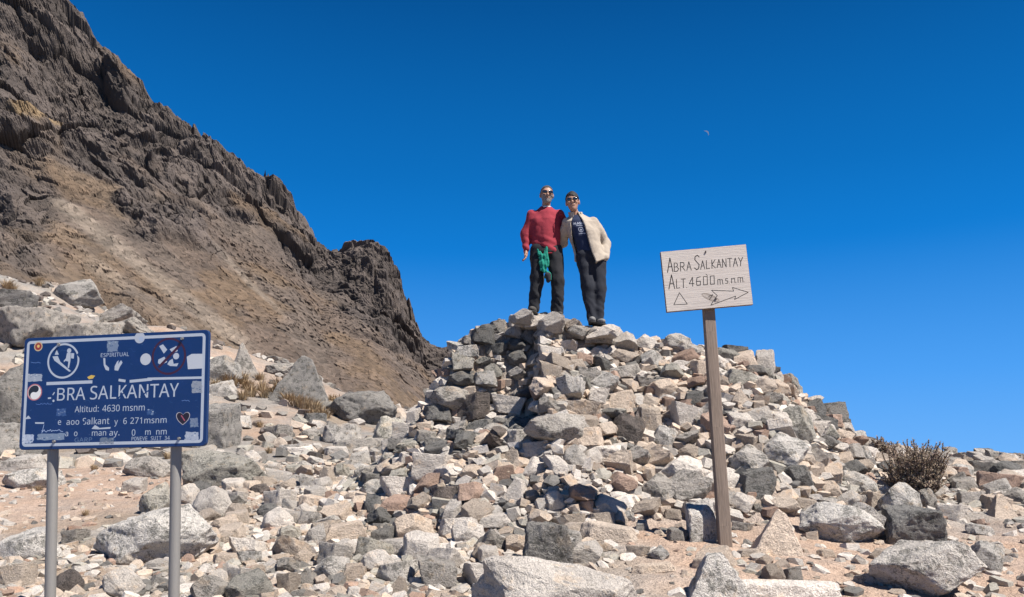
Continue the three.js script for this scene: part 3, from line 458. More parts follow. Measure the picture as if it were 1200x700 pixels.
{
  const D = 5.2, C = at(132, 458, D), R = at(240, 454, D - .11).sub(at(23.5, 461.5, D + .11)), U = at(132.5, 392, D).sub(at(131.5, 524.5, D)), w = R.length(), h = U.length();
  const CW = 1400, CH = Math.round(CW * h / w), c = document.createElement('canvas'); c.width = CW; c.height = CH; const x = c.getContext('2d');
  const kx = CW / 1000, ky = CH / 625, T = (a, b) => [(a - 50) * kx, (b - 72 + .036 * (a - 52)) * ky];
  x.fillStyle = '#072b5c'; x.fillRect(0, 0, CW, CH);
  for (let k = 0; k < 500; k++) { x.globalAlpha = .05; x.fillStyle = rnd() < .5 ? '#082050' : '#204a86'; x.beginPath(); x.ellipse(rnd() * CW, rnd() * CH, rr(8, 60), rr(4, 24), rnd() * 3, 0, 7); x.fill(); } x.globalAlpha = 1;
  const white = '#aab1bb', blue = '#072b5c', line = (w2, col, ...pts) => { x.strokeStyle = col; x.lineWidth = w2 * kx; x.lineCap = 'butt'; x.lineJoin = 'round'; x.beginPath(); pts.forEach((q, i) => i ? x.lineTo(...T(...q)) : x.moveTo(...T(...q))); x.stroke(); };
  const shape = (col, ...pts) => { x.fillStyle = col; x.beginPath(); pts.forEach((q, i) => i ? x.lineTo(...T(...q)) : x.moveTo(...T(...q))); x.closePath(); x.fill(); };
  const disc = (a, b, r, col) => { x.fillStyle = col; x.beginPath(); x.arc(...T(a, b), r * kx, 0, 7); x.fill(); }, ring = (a, b, r, w2, col, s = 0, e = 6.2832) => { x.strokeStyle = col; x.lineWidth = w2 * kx; x.beginPath(); x.arc(...T(a, b), r * kx, s, e); x.stroke(); };
  x.strokeStyle = white; x.lineWidth = 15 * kx; x.beginPath(); { const m = 21 * kx, r = 16 * kx; x.moveTo(m + r, m); x.lineTo(CW - m - r, m); x.quadraticCurveTo(CW - m, m, CW - m, m + r); x.lineTo(CW - m, CH - m - r); x.quadraticCurveTo(CW - m, CH - m, CW - m - r, CH - m); x.lineTo(m + r, CH - m); x.quadraticCurveTo(m, CH - m, m, CH - m - r); x.lineTo(m, m + r); x.quadraticCurveTo(m, m, m + r, m); } x.stroke();
  line(16, white, [184, 328], [438, 318]); line(13, white, [580, 308], [618, 314]); line(14, white, [640, 316], [760, 304]); line(12, white, [735, 302], [1024, 296]);   // worn rule
  // hiker in a ring
  ring(272, 200, 84, 10, white); line(14, blue, [350, 160], [366, 178]);
  shape(white, [232, 135], [246, 165], [222, 166]); shape(white, [210, 175], [240, 172], [256, 205], [318, 258], [308, 262], [222, 198]); disc(302, 143, 12, white); shape(white, [290, 156], [312, 156], [312, 200], [306, 240], [298, 240], [300, 204], [284, 200], [276, 208], [274, 200], [286, 186]); shape(white, [314, 156], [331, 158], [330, 188], [314, 186]);
  // hands
  x.fillStyle = white; x.font = `${26 * kx}px sans-serif`; x.textBaseline = 'alphabetic'; const say = (t, a, b, size, wide, font = 'sans-serif') => { x.save(); x.fillStyle = white; x.font = `${size * kx}px ${font}`; const [px, py] = T(a, b), m = x.measureText(t).width; x.translate(px, py); if (wide) x.scale(wide * kx / m, 1); x.fillText(t, 0, 0); x.restore(); };
  say('ESPIRITUAL', 475, 181, 27, 157);
  shape(white, [492, 186], [503, 186], [506, 222], [526, 240], [526, 257], [508, 252], [496, 226]); shape(white, [556, 254], [556, 232], [568, 206], [577, 198], [574, 220], [590, 198], [598, 212], [584, 236], [576, 257]);
  // no litter
  ring(845, 178, 86, 10, '#3c1528'); shape(white, [792, 122], [812, 112], [836, 142], [818, 164]); shape(white, [848, 140], [884, 122], [892, 150], [866, 162]); shape(white, [790, 196], [822, 180], [838, 210], [806, 226], [788, 216]); shape(white, [850, 202], [866, 192], [872, 220], [898, 216], [890, 234], [854, 232], [838, 222]); disc(884, 178, 16, white); line(13, '#3c1528', [792, 240], [904, 116]);
  // lettering, as far as it has not peeled away
  say('BRA', 238, 424, 88, 165); say('SALKANTAY', 424, 416, 92, 480); line(6, white, [222, 392], [232, 376]); line(8, white, [196, 410], [214, 408]); disc(228, 424, 6, white); line(7, blue, [560, 430], [640, 350]); line(6, blue, [700, 400], [770, 345]);
  say('Altitud:', 348, 487, 42, 134); say('4630 msnm', 498, 483, 44, 232); line(5, blue, [498, 462], [506, 446]);
  say('e', 256, 557, 42); say('aoo', 304, 557, 42, 74); say('Salkant', 392, 555, 44, 148); say('y', 566, 553, 40); say('6', 612, 550, 42); say('271msnm', 650, 548, 42, 198); line(8, blue, [392, 556], [420, 520]);
  say('a', 300, 620, 40); say('o', 348, 618, 40); say('man', 444, 616, 40, 84); say('ay.', 540, 614, 40, 60); say('0', 660, 612, 42); say('m', 730, 608, 40); say('nm', 788, 606, 40, 62);
  shape(white, [444, 578], [462, 556], [480, 566], [488, 572], [548, 566], [546, 576], [480, 580]);
  // stickers, worn and faded
  const patch = (a, b, ww, hh, col, al = 1) => {            // a sticker with torn rims and rubbed spots
    const rim = []; for (let k = 0; k < 28; k++) { const t = k / 7, e = t % 1, j = rr(-1, 1) * Math.min(5, hh * .09), q = t < 1 ? [e, 0] : t < 2 ? [1, e] : t < 3 ? [1 - e, 1] : [0, 1 - e]; rim.push([a + q[0] * ww + j, b + q[1] * hh - .036 * q[0] * ww + rr(-1, 1) * 3]); }
    x.globalAlpha = al; shape(col, ...rim); for (let k = 0; k < 26; k++) { const cx = a + rnd() * ww, cy = b + rnd() * hh, r = rr(1, 6); x.globalAlpha = rr(.15, .6); shape(pick([blue, '#d5d5d2', '#8b8f98', '#62708c']), [cx - r, cy], [cx + rr(-2, 3), cy - r * .7], [cx + r * 1.5, cy + rr(-2, 2)], [cx + rr(-2, 2), cy + r * .8]); } x.globalAlpha = 1; };
  patch(512, 92, 58, 60, '#8a92a0', .8); patch(78, 274, 80, 44, '#a5a9b0', .9); patch(66, 614, 60, 46, '#b9bfcc', .9); patch(148, 608, 150, 36, '#8f98a8', .8); patch(972, 316, 52, 64, '#8e929a', .95); patch(944, 590, 70, 46, '#a9aeb8', .95); patch(968, 516, 42, 48, '#82899a', .8); patch(248, 468, 54, 40, '#4d6390', .6); patch(740, 470, 36, 30, '#3f5a8c', .5); patch(492, 626, 74, 36, '#767c86', .8);
  disc(128, 118, 24, '#b9a37c'); disc(128, 118, 18, '#8d2f28'); disc(128, 116, 8, '#d0b060'); disc(722, 194, 29, '#b3b7bd'); shape('#b4b8be', [940, 182], [966, 166], [1022, 166], [1026, 246], [948, 250]); disc(686, 74, 28, '#a9afb8'); disc(694, 82, 13, '#9fabbf');
  disc(120, 376, 42, '#b06a6c'); disc(120, 376, 36, '#d8d6d2'); x.fillStyle = '#22242b'; { const [a, b] = T(120, 376), r = 34 * kx; x.beginPath(); x.arc(a, b, r, 1.9, 5.04); x.arc(a + r * .16, b - r * .47, r / 2, 5.04, 1.9); x.arc(a - r * .16, b + r * .47, r / 2, 5.04, 1.9, true); x.fill(); } disc(126, 360, 5, '#22242b'); disc(114, 392, 5, '#d8d6d2');
  { const [a, b] = T(930, 515), r = 30 * kx; for (const [f, col] of [[1.12, '#a9a3a6'], [1, '#1f1420']]) { x.fillStyle = col; x.beginPath(); x.moveTo(a, b + r * f); x.bezierCurveTo(a - r * 1.9 * f, b - r * .2, a - r * .9 * f, b - r * 1.5 * f, a, b - r * .5 * f); x.bezierCurveTo(a + r * .9 * f, b - r * 1.5 * f, a + r * 1.9 * f, b - r * .2, a, b + r * f); x.fill(); } line(6, '#a05060', [920, 500], [940, 530]); }
  shape('#c9a84c', [408, 292], [430, 280], [452, 284], [440, 300], [418, 304]); shape(white, [72, 528], [92, 506], [108, 524]); line(8, white, [132, 548], [182, 548]);
  const scrawl = (a, b, n, s, col, w2) => { x.strokeStyle = col; x.lineWidth = w2 * kx; x.beginPath(); x.moveTo(...T(a, b)); for (let k = 1; k < n; k++) x.lineTo(...T(a + k * s, b + rr(-s, s) * 1.1)); x.stroke(); };
  scrawl(170, 590, 18, 7, '#a9b8d4', 2.5); line(2.5, '#a9b8d4', [172, 605], [182, 556]); scrawl(90, 205, 9, 7, '#6c86b8', 2); scrawl(130, 440, 16, 6, '#5d79b0', 2); scrawl(920, 420, 8, 6, '#6c86b8', 2);
  say('PONEVE SUIT 34', 660, 640, 26, 205, 'monospace'); x.globalAlpha = .5; say('GARP', 352, 652, 30, 100); x.globalAlpha = 1;
  for (let k = 0; k < 90; k++) { x.globalAlpha = rr(.1, .35); scrawl(rr(60, 1000), rr(60, 640), 2 + Math.floor(rnd() * 3), rr(3, 18), pick(['#b8c4da', '#0b2458', '#7f95c0']), rr(.8, 2)); } x.globalAlpha = 1;
  for (let k = 0; k < 160; k++) { x.globalAlpha = rr(.2, .6); x.fillStyle = pick(['#b8c0cf', '#0d2450', '#6a6258']); x.fillRect(rnd() * CW, rnd() * CH, rr(1, 5), rr(1, 5)); } x.globalAlpha = 1;

  const foot = at(132, 458, D); foot.y = land(foot.x, D);
  const sign = thing('information_sign', foot), panel = thing('sign_board'); panel.position.copy(C).sub(foot); const [, , Z] = basis(panel, R, U); sign.add(panel);
  const body = new THREE.ExtrudeGeometry(roundRect(w, h, .03), { depth: .018, bevelEnabled: true, bevelSize: .003, bevelThickness: .003, bevelSegments: 2 }); body.translate(0, 0, -.021);
  const metalBlue = std(.006, .028, .10, .5); mesh('panel', body, metalBlue, panel);
  const face = new THREE.ShapeGeometry(roundRect(w, h, .03)); { const p = face.attributes.position, uv = face.attributes.uv; for (let i = 0; i < p.count; i++) uv.setXY(i, p.getX(i) / w + .5, p.getY(i) / h + .5); } face.translate(0, 0, .003);
  mesh('printed_face', face, new THREE.MeshPhysicalMaterial({ map: canvasTexture(c), roughness: .42, clearcoat: .15, clearcoatRoughness: .4 }), panel);
  const zinc = new THREE.MeshStandardMaterial({ color: new THREE.Color(.235, .222, .205), metalness: .3, roughness: .55, bumpMap: texDirtBump, bumpScale: .002 });
  for (const [ut, ub, dd] of [[64, 58.5, .06], [208, 203.5, -.075]]) {
    const q = D + dd + .075, a = at(ub, 700, q), t = at(ut, 420, q), dir = t.clone().sub(a), k = (land(a.x, q) - .15 - a.y) / dir.y; a.addScaledVector(dir, k);
    const post = mesh('post', pole(a.sub(foot), t.sub(foot), .034, .034, 20), zinc, sign); post.userData.label = 'round grey galvanised steel post';
    for (const s of [-.28, .28]) { const b = mesh('bolt', new THREE.CylinderGeometry(.009, .009, .012, 8).rotateX(Math.PI / 2), zinc, panel); b.position.set((ut < 100 ? -.305 : .365) * w, s * h * 1.55, .009); }
  }
  tag(sign, 'scratched blue metal sign with white lettering and stickers on two steel posts', 'sign');
}
// ------------------------------------------------------------------ the wooden signpost
{
  const D = 7.4, mid = at(828, 326, D), R = at(878.5, 321, D - .02).sub(at(777.5, 330, D + .02)), U = at(825, 290, D).sub(at(831, 361, D)), w = R.length(), h = U.length();
  const CW = 1200, CH = Math.round(CW * h / w), c = document.createElement('canvas'); c.width = CW; c.height = CH; const x = c.getContext('2d');
  x.fillStyle = '#bfb6ad'; x.fillRect(0, 0, CW, CH);
  for (let k = 0; k < 2600; k++) { x.globalAlpha = rr(.04, .22); x.strokeStyle = pick(['#857a72', '#d8d0c8', '#9c928a', '#cbc2b9', '#938981']); x.lineWidth = rr(.6, 3.4); const a = rnd() * CW, b = rnd() * CH, L = rr(60, 600), dy = rr(-6, 6); x.beginPath(); x.moveTo(a, b); x.bezierCurveTo(a + L * .3, b + dy, a + L * .6, b - dy, a + L, b + rr(-4, 4)); x.stroke(); }
  for (let k = 0; k < 46; k++) { x.globalAlpha = .35; x.strokeStyle = '#5d5046'; x.lineWidth = rr(.8, 2); const r = rr(6, 90); x.beginPath(); x.ellipse(CW * .52, CH * .83, r * 1.6, r * .5, .5, 0, 7); x.stroke(); } x.globalAlpha = 1;
  x.strokeStyle = '#4b4038'; x.lineWidth = 4; x.beginPath(); x.moveTo(0, CH * .565); x.lineTo(150, CH * .56); x.stroke(); x.fillStyle = '#3d342e'; x.fillRect(CW * .515, CH * .045, 22, 14);
  const T = (a, b) => { const s = (b - 128 + .075 * (a - 145)) / (385 + 30 * .075), t = (a - 145 - 30 * s) / 533; return [t * CW, s * CH]; };
  x.strokeStyle = '#1f1d20'; x.lineCap = 'round'; x.lineJoin = 'round';
  const LET = { A: [[[0, 1], [.5, 0], [1, 1]], [[.2, .62], [.8, .62]]], B: [[[0, 1], [0, 0], [.6, .05], [.75, .25], [.55, .47], [0, .5]], [[.55, .47], [.95, .7], [.7, .97], [0, 1]]], R: [[[0, 1], [0, 0], [.7, .05], [.85, .28], [.65, .5], [0, .52]], [[.4, .52], [1, 1]]], S: [[[.95, .12], [.6, 0], [.15, .1], [.1, .3], [.5, .48], [.9, .65], [.8, .9], [.4, 1], [0, .86]]], L: [[[.1, 0], [.1, 1], [.85, .97]]], K: [[[.1, 0], [.1, 1]], [[.9, 0], [.1, .55], [.95, 1]]], N: [[[.05, 1], [.05, 0], [.9, 1], [.9, 0]]], T: [[[0, 0], [1, 0]], [[.5, 0], [.5, 1]]], Y: [[[0, 0], [.5, .5], [1, 0]], [[.5, .5], [.4, 1]]], 4: [[[.7, 1], [.7, 0], [0, .7], [1, .7]]], 6: [[[.9, .02], [.2, .1], [.05, .6], [.15, .95], [.85, .95], [.9, .5], [.1, .52]]], 0: [[[.1, .05], [.1, .95], [.9, .95], [.9, .05], [.1, .05]]], m: [[[0, 1], [0, .2], [.45, .2], [.5, 1]], [[.5, .3], [.95, .25], [1, 1]]], s: [[[.9, .2], [.2, .2], [.2, .55], [.9, .6], [.85, 1], [.1, 1]]], n: [[[0, 1], [0, .2]], [[0, .35], [.8, .2], [.95, 1]]], '.': [[[.4, .95], [.6, 1]]] };
  const write = (str, a, b, wd, ht, gap, lw) => { x.lineWidth = lw; [...str].forEach((ch, k) => { const x0 = a + k * (wd + gap), y0 = b - .072 * (x0 - a); for (const s of LET[ch]) { x.beginPath(); s.forEach((q, i) => { const e = T(x0 + q[0] * wd, y0 + q[1] * ht - .07 * q[0] * wd); i ? x.lineTo(...e) : x.moveTo(...e); }); x.stroke(); } }); };
  write('A', 184, 168, 34, 92, 0, 13); write('BRA', 227, 200, 28, 56, 11, 11); write('S', 354, 154, 32, 94, 0, 13); write('ALKANTAY', 392, 190, 26, 54, 8, 11);
  write('A', 190, 278, 36, 90, 0, 13); write('LT', 236, 308, 26, 56, 6, 11); write('.', 296, 310, 10, 52, 0, 8); write('4600', 318, 296, 30, 58, 13, 11); write('m', 496, 304, 30, 40, 0, 10); write('.', 528, 302, 8, 40, 0, 7); write('s', 542, 300, 18, 38, 0, 10); write('.', 562, 300, 8, 40, 0, 7); write('n', 582, 298, 22, 38, 0, 10); write('.', 606, 296, 8, 40, 0, 7); write('m', 622, 294, 30, 38, 0, 10); write('.', 655, 292, 8, 38, 0, 7);
  x.lineWidth = 9.5; for (const s of [[[255, 392], [302, 466], [218, 470], [255, 392]], [[455, 380], [592, 388], [586, 364], [682, 397], [596, 442], [604, 420], [448, 476], [462, 452], [490, 415], [455, 380]], [[436, 420], [462, 408], [440, 440]], [[424, 276], [432, 284]]]) { x.beginPath(); s.forEach((q, i) => i ? x.lineTo(...T(...q)) : x.moveTo(...T(...q))); x.stroke(); }
  const grain = (() => { const S = 512, a = noiseMap(S, 4, 6, 7001), o = new Float32Array(S * S); for (let j = 0; j < S; j++) for (let i = 0; i < S; i++) { let s = 0; for (let k = 0; k < 6; k++) s += nA[((j * 2) % S1) * S1 + ((i + k * 3) >> 4)] + .8 * nD[((j * 2) % S1) * S1 + ((i + k) >> 3)]; o[j * S + i] = s / 9 + .2 * a[j * S + i]; } return [tex(S, i => { const v = .62 + .24 * o[i]; return [v, v * .98, v * .95]; }, true), tex(S, i => { const v = .5 + .4 * o[i]; return [v, v, v]; })]; })();
  const bottom = at(849, 640, 7.45), foot = bottom.clone(); foot.y = height(foot.x, 7.45) - .02;
  const sign = thing('wooden_signpost', foot), board = thing('board'); board.position.copy(mid).sub(foot); basis(board, R, U); sign.add(board);
  const woodSide = new THREE.MeshStandardMaterial({ color: new THREE.Color(.285, .222, .18), map: grain[0], bumpMap: grain[1], bumpScale: .004, roughness: .9 });
  const bg = new RoundedBoxGeometry(w, h, .045, 2, .006); bg.translate(0, 0, -.0225); mesh('plank', bg, woodSide, board);
  const fg = new THREE.PlaneGeometry(w - .008, h - .008); fg.translate(0, 0, .0025); mesh('carved_face', fg, new THREE.MeshStandardMaterial({ map: canvasTexture(c), bumpMap: grain[1], bumpScale: .003, roughness: .88 }), board);
  for (const [a, b] of [[.02, .42], [.08, -.36]]) { const nl = mesh('nail', new THREE.CylinderGeometry(.008, .008, .008, 8).rotateX(Math.PI / 2), std(.06, .05, .05, .6, { metalness: .6 }), board); nl.position.set(a * w, b * h, .006); }
  const t = at(827.5, 330, 7.49), a = foot.clone(); a.y -= .3; a.x += .02; const dir = t.clone().sub(a), L = dir.length();
  const pg = new RoundedBoxGeometry(.112, L, .09, 2, .010); { const p = pg.attributes.position; for (let i = 0; i < p.count; i++) { const y = p.getY(i) / L + .5, f = lerp(1.06, .92, y); p.setX(i, p.getX(i) * f + .006 * Math.sin(y * 7)); p.setZ(i, p.getZ(i) * f); } const uv = pg.attributes.uv; for (let i = 0; i < uv.count; i++) uv.setXY(i, p.getY(i) / .9, (p.getX(i) + p.getZ(i)) / .5); pg.computeVertexNormals(); }
  const post = mesh('post', pg, woodSide, sign); post.quaternion.setFromUnitVectors(V(0, 1, 0), dir.clone().normalize()); post.position.copy(a).add(t).multiplyScalar(.5).sub(foot); post.userData.label = 'leaning square brown timber post';
  tag(sign, 'weathered wooden board with carved lettering and arrow on a leaning post', 'sign');
}
// ------------------------------------------------------------------ plants
function shrubAt(u, v, hpx, stems, label) {
  const c = cast(u, v), s = c.D / FOCAL, H = hpx * s, o = thing('shrub', V(c.x, c.y - .02, -c.D)), wood = [], P = [], C = [], leafAt = (q, d, L) => {
    const n = V(rr(-1, 1), rr(-1, 1), rr(-1, 1)).normalize(), b = V(0, 0, 0).crossVectors(d, n).normalize().multiplyScalar(L * rr(.16, .26)), t = d.clone().lerp(n, .5).normalize().multiplyScalar(L), col = pick([[.30, .215, .15], [.35, .27, .19], [.29, .20, .17], [.40, .32, .235], [.25, .21, .14]]);
    for (const w of [q, q.clone().addScaledVector(t, .5).add(b), q.clone().add(t), q, q.clone().add(t), q.clone().addScaledVector(t, .5).sub(b)]) { P.push(w.x, w.y, w.z); C.push(...col); } };
  for (let k = 0; k < stems; k++) {
    const th = rr(0, 6.283), out = Math.sqrt(rnd()) * .52, h = H * rr(.25, 1) * (1 - .45 * out * out), pts = []; let q = V(Math.cos(th) * .07 * H * rnd(), 0, Math.sin(th) * .07 * H * rnd());
    const n = 7; for (let i = 0; i <= n; i++) { const f = i / n; pts.push(V(q.x + Math.cos(th) * out * H * .8 * Math.pow(f, .8) + rr(-.03, .03) * f, q.y + h * Math.pow(f, 1.08), q.z + Math.sin(th) * out * H * .8 * Math.pow(f, .8) + rr(-.03, .03) * f)); }
    const curve = new THREE.CatmullRomCurve3(pts); wood.push(new THREE.TubeGeometry(curve, 7, .006, 4));
    for (let i = 0; i < 120; i++) { const f = rr(.15, 1), w = curve.getPoint(f), d = curve.getTangent(f); leafAt(w, d, rr(.018, .04)); }
    for (let m = 0; m < 6; m++) { const f = rr(.3, .9), a = curve.getPoint(f), b = a.clone().add(V(rr(-.12, .12), rr(.06, .2), rr(-.12, .12)).multiplyScalar(H)); wood.push(pole(a, b, .004, .002, 4)); const d = b.clone().sub(a).normalize(); for (let i = 0; i < 12; i++) leafAt(a.clone().lerp(b, rr(.2, 1.02)), d, rr(.02, .04)); }
  }
  mesh('branches', mergeGeometries(wood.map(g => { const w = g.index ? g.toNonIndexed() : g; return w; })), std(.09, .065, .05, .95), o);
  const g = new THREE.BufferGeometry(); g.setAttribute('position', new THREE.Float32BufferAttribute(P, 3)); g.setAttribute('color', new THREE.Float32BufferAttribute(C, 3)); g.computeVertexNormals();
  mesh('foliage', g, new THREE.MeshPhysicalMaterial({ vertexColors: true, roughness: 1, side: THREE.DoubleSide, transmission: .35, thickness: 0 }), o); tag(o, label, 'shrub');
}
shrubAt(1076, 586, 76, 150, 'dry brown twiggy shrub growing beside the cairn'); shrubAt(1036, 540, 30, 40, 'small dark shrub tucked against the cairn behind the twiggy shrub');
const tuftGeo = [0, 1, 2, 3].map(() => { const P = [], C = []; for (let k = 0; k < 130; k++) { const th = rr(0, 6.283), r = .22 * Math.sqrt(rnd()), L = rr(.5, 1), lean = rr(.1, .75), b = V(Math.cos(th) * r, 0, Math.sin(th) * r), m = b.clone().add(V(Math.cos(th) * lean * .3, L * .55, Math.sin(th) * lean * .3)), t = b.clone().add(V(Math.cos(th) * lean * .85, L * (1 - lean * .3), Math.sin(th) * lean * .85)), s = V(-Math.sin(th), 0, Math.cos(th)).multiplyScalar(.014), col = pick([[.36, .26, .15], [.31, .21, .12], [.26, .18, .10], [.40, .31, .20]]); for (const w of [b.clone().sub(s), b.clone().add(s), m.clone().add(s), b.clone().sub(s), m.clone().add(s), m.clone().sub(s), m.clone().sub(s), m.clone().add(s), t]) { P.push(w.x, w.y, w.z); C.push(...col); } } const g = new THREE.BufferGeometry(); g.setAttribute('position', new THREE.Float32BufferAttribute(P, 3)); g.setAttribute('color', new THREE.Float32BufferAttribute(C, 3)); g.computeVertexNormals(); return g; });
const straw = new THREE.MeshStandardMaterial({ vertexColors: true, roughness: .9, side: THREE.DoubleSide });
function tuft(u, v, px, label, group) { const c = cast(u, v); if (!c.hit) return; const s = px * c.D / FOCAL, o = mesh('grass_tuft', pick(tuftGeo), straw); o.position.set(c.x, height(c.x, c.D) - .02, -c.D); o.scale.set(s * 1.1, s * rr(.7, 1.1), s * 1.1); o.rotation.y = rnd() * 6; tag(o, label, 'grass', group); }
for (const [x, y, p] of [[120, 240, 20], [150, 250, 18], [210, 275, 20], [240, 300, 16], [250, 330, 20], [310, 335, 22], [350, 330, 20], [420, 365, 26], [455, 375, 26], [490, 390, 22], [540, 405, 22], [575, 420, 20], [290, 255, 16], [620, 350, 14], [650, 410, 18], [390, 345, 20], [180, 262, 16], [520, 380, 18], [330, 590, 12], [290, 470, 10], [690, 420, 12], [445, 545, 10]]) tuft(230 + x / 3.89, 380 + y / 3.89, p, 'straw coloured dry grass tuft among the boulders behind the rubble', 'dry grass tufts behind the rubble');
for (let k = 0; k < 16; k++) { const t = rnd(); tuft(lerp(255, 400, t) + rr(-14, 14), lerp(450, 492, t) + rr(-12, 8), rr(14, 26), 'straw coloured dry grass tuft among the boulders behind the rubble', 'dry grass tufts behind the rubble'); }
for (const [u, v, p] of [[38, 330, 20], [46, 335, 18], [30, 328, 16], [8, 338, 18], [14, 342, 16], [52, 325, 14], [22, 318, 12], [70, 320, 12]]) tuft(u, v, p, 'straw coloured dry grass tuft beside the grey block on the upper slope', 'dry grass tufts on the upper slope');
for (const [u, v, p] of [[196, 538, 12], [150, 532, 12], [110, 552, 12], [62, 566, 12], [45, 575, 12], [100, 604, 11], [240, 545, 10]]) tuft(u, v, p, 'short brown dry grass tuft on the bank of the sandy path', 'dry grass tufts by the path');
for (const [u, v, p] of [[940, 585, 12], [900, 590, 10], [952, 580, 12], [930, 592, 9]]) tuft(u, v, p, 'small dry grass tuft between the stones right of the wooden post', 'dry grass tufts right of the wooden post');
// ------------------------------------------------------------------ the day moon
{
  const R = 11, N = 20, s = new THREE.Shape(); for (let k = 0; k <= N; k++) { const t = -Math.PI / 2 + Math.PI * k / N; k ? s.lineTo(R * Math.cos(t), R * Math.sin(t)) : s.moveTo(R * Math.cos(t), R * Math.sin(t)); } for (let k = N - 1; k > 0; k--) { const t = -Math.PI / 2 + Math.PI * k / N; s.lineTo(R * .62 * Math.cos(t), R * Math.sin(t)); } s.closePath();
  const o = mesh('moon', new THREE.ExtrudeGeometry(s, { depth: 3, bevelEnabled: false }), std(.5, .58, .72, 1)); o.position.copy(at(827, 157, 2600)); o.lookAt(camera.position); o.rotateZ(.72); tag(o, 'faint crescent moon in the clear blue sky', 'moon');
}

// ------------------------------------------------------------------ people
function surface(f, lo, hi, c) {                  // mesh of f = 0 (f < 0 inside) by surface nets
  const n = [0, 1, 2].map(k => Math.ceil((hi[k] - lo[k]) / c) + 1), [X, Y, Z] = n, F = new Float32Array(X * Y * Z), id = new Int32Array(X * Y * Z).fill(-1), P = [], I = [];
  const ix = (i, j, k) => (k * Y + j) * X + i;
  for (let k = 0; k < Z; k++) for (let j = 0; j < Y; j++) for (let i = 0; i < X; i++) F[ix(i, j, k)] = f(lo[0] + i * c, lo[1] + j * c, lo[2] + k * c);
  for (let k = 0; k < Z - 1; k++) for (let j = 0; j < Y - 1; j++) for (let i = 0; i < X - 1; i++) {
    let m = 0, sx = 0, sy = 0, sz = 0; const v = []; for (let q = 0; q < 8; q++) v.push(F[ix(i + (q & 1), j + (q >> 1 & 1), k + (q >> 2))]);
    const neg = v.filter(a => a < 0).length; if (!neg || neg === 8) continue;
    for (let a = 0; a < 8; a++) for (const e of [1, 2, 4]) { const b = a | e; if (a === b) continue; if ((v[a] < 0) !== (v[b] < 0)) { const t = v[a] / (v[a] - v[b]); sx += (a & 1) + (e === 1 ? t : 0); sy += (a >> 1 & 1) + (e === 2 ? t : 0); sz += (a >> 2) + (e === 4 ? t : 0); m++; } }
    id[ix(i, j, k)] = P.length / 3; P.push(lo[0] + (i + sx / m) * c, lo[1] + (j + sy / m) * c, lo[2] + (k + sz / m) * c);
  }
  const quad = (a, b, d, e, flip) => { if (a < 0 || b < 0 || d < 0 || e < 0) return; flip ? I.push(a, d, b, a, e, d) : I.push(a, b, d, a, d, e); };
  for (let k = 1; k < Z - 1; k++) for (let j = 1; j < Y - 1; j++) for (let i = 1; i < X - 1; i++) { const s = F[ix(i, j, k)] < 0;
    if (s !== (F[ix(i + 1, j, k)] < 0)) quad(id[ix(i, j - 1, k - 1)], id[ix(i, j, k - 1)], id[ix(i, j, k)], id[ix(i, j - 1, k)], !s);
    if (s !== (F[ix(i, j + 1, k)] < 0)) quad(id[ix(i - 1, j, k - 1)], id[ix(i - 1, j, k)], id[ix(i, j, k)], id[ix(i, j, k - 1)], !s);
    if (s !== (F[ix(i, j, k + 1)] < 0)) quad(id[ix(i - 1, j - 1, k)], id[ix(i, j - 1, k)], id[ix(i, j, k)], id[ix(i - 1, j, k)], !s); }
  const g = new THREE.BufferGeometry(); g.setAttribute('position', new THREE.Float32BufferAttribute(P, 3)); g.setIndex(I); g.computeVertexNormals(); return g;
}
const smin = (a, b, k) => { const h = clamp(.5 + .5 * (b - a) / k); return lerp(b, a, h) - k * h * (1 - h); };
const cone = (x, y, z, a, b, ra, rb) => { const bx = b[0] - a[0], by = b[1] - a[1], bz = b[2] - a[2], px = x - a[0], py = y - a[1], pz = z - a[2], t = clamp((px * bx + py * by + pz * bz) / (bx * bx + by * by + bz * bz)); return Math.hypot(px - bx * t, py - by * t, pz - bz * t) - lerp(ra, rb, t); };
const egg = (x, y, z, c, r) => { const a = (x - c[0]) / r[0], b = (y - c[1]) / r[1], d = (z - c[2]) / r[2], k = Math.hypot(a, b, d), m = Math.hypot(a / r[0], b / r[1], d / r[2]); return m < 1e-6 ? -Math.min(...r) : k * (k - 1) / m; };
const chain = (x, y, z, pts, k = .03) => { let d = 9; for (let i = 1; i < pts.length; i++) d = smin(d, cone(x, y, z, pts[i - 1], pts[i], pts[i - 1][3], pts[i][3]), k); return d; };
const loft = (x, y, z, rows) => {                 // rows of [y, centre x, half width, centre z, half depth], from the bottom up
  const g = k => poly(rows.map(r => [r[0], r[k]]), y), hw = g(2), hd = g(4), a = (x - g(1)) / hw, b = (z - g(3)) / hd, k = Math.hypot(a, b), m = Math.hypot(a / hw, b / hd), side = m < 1e-6 ? -Math.min(hw, hd) : k * (k - 1) / m;
  const end = Math.max(rows[0][0] - y, y - rows[rows.length - 1][0]); return Math.max(side, end);
};
const fold = (x, y, z, a = .006, f = 11) => a * (1.4 * n3(x * f, y * f * .55, z * f) + .8 * ridged(x * f * .9 + 5, y * f * .8, z * f, 2) - .4);
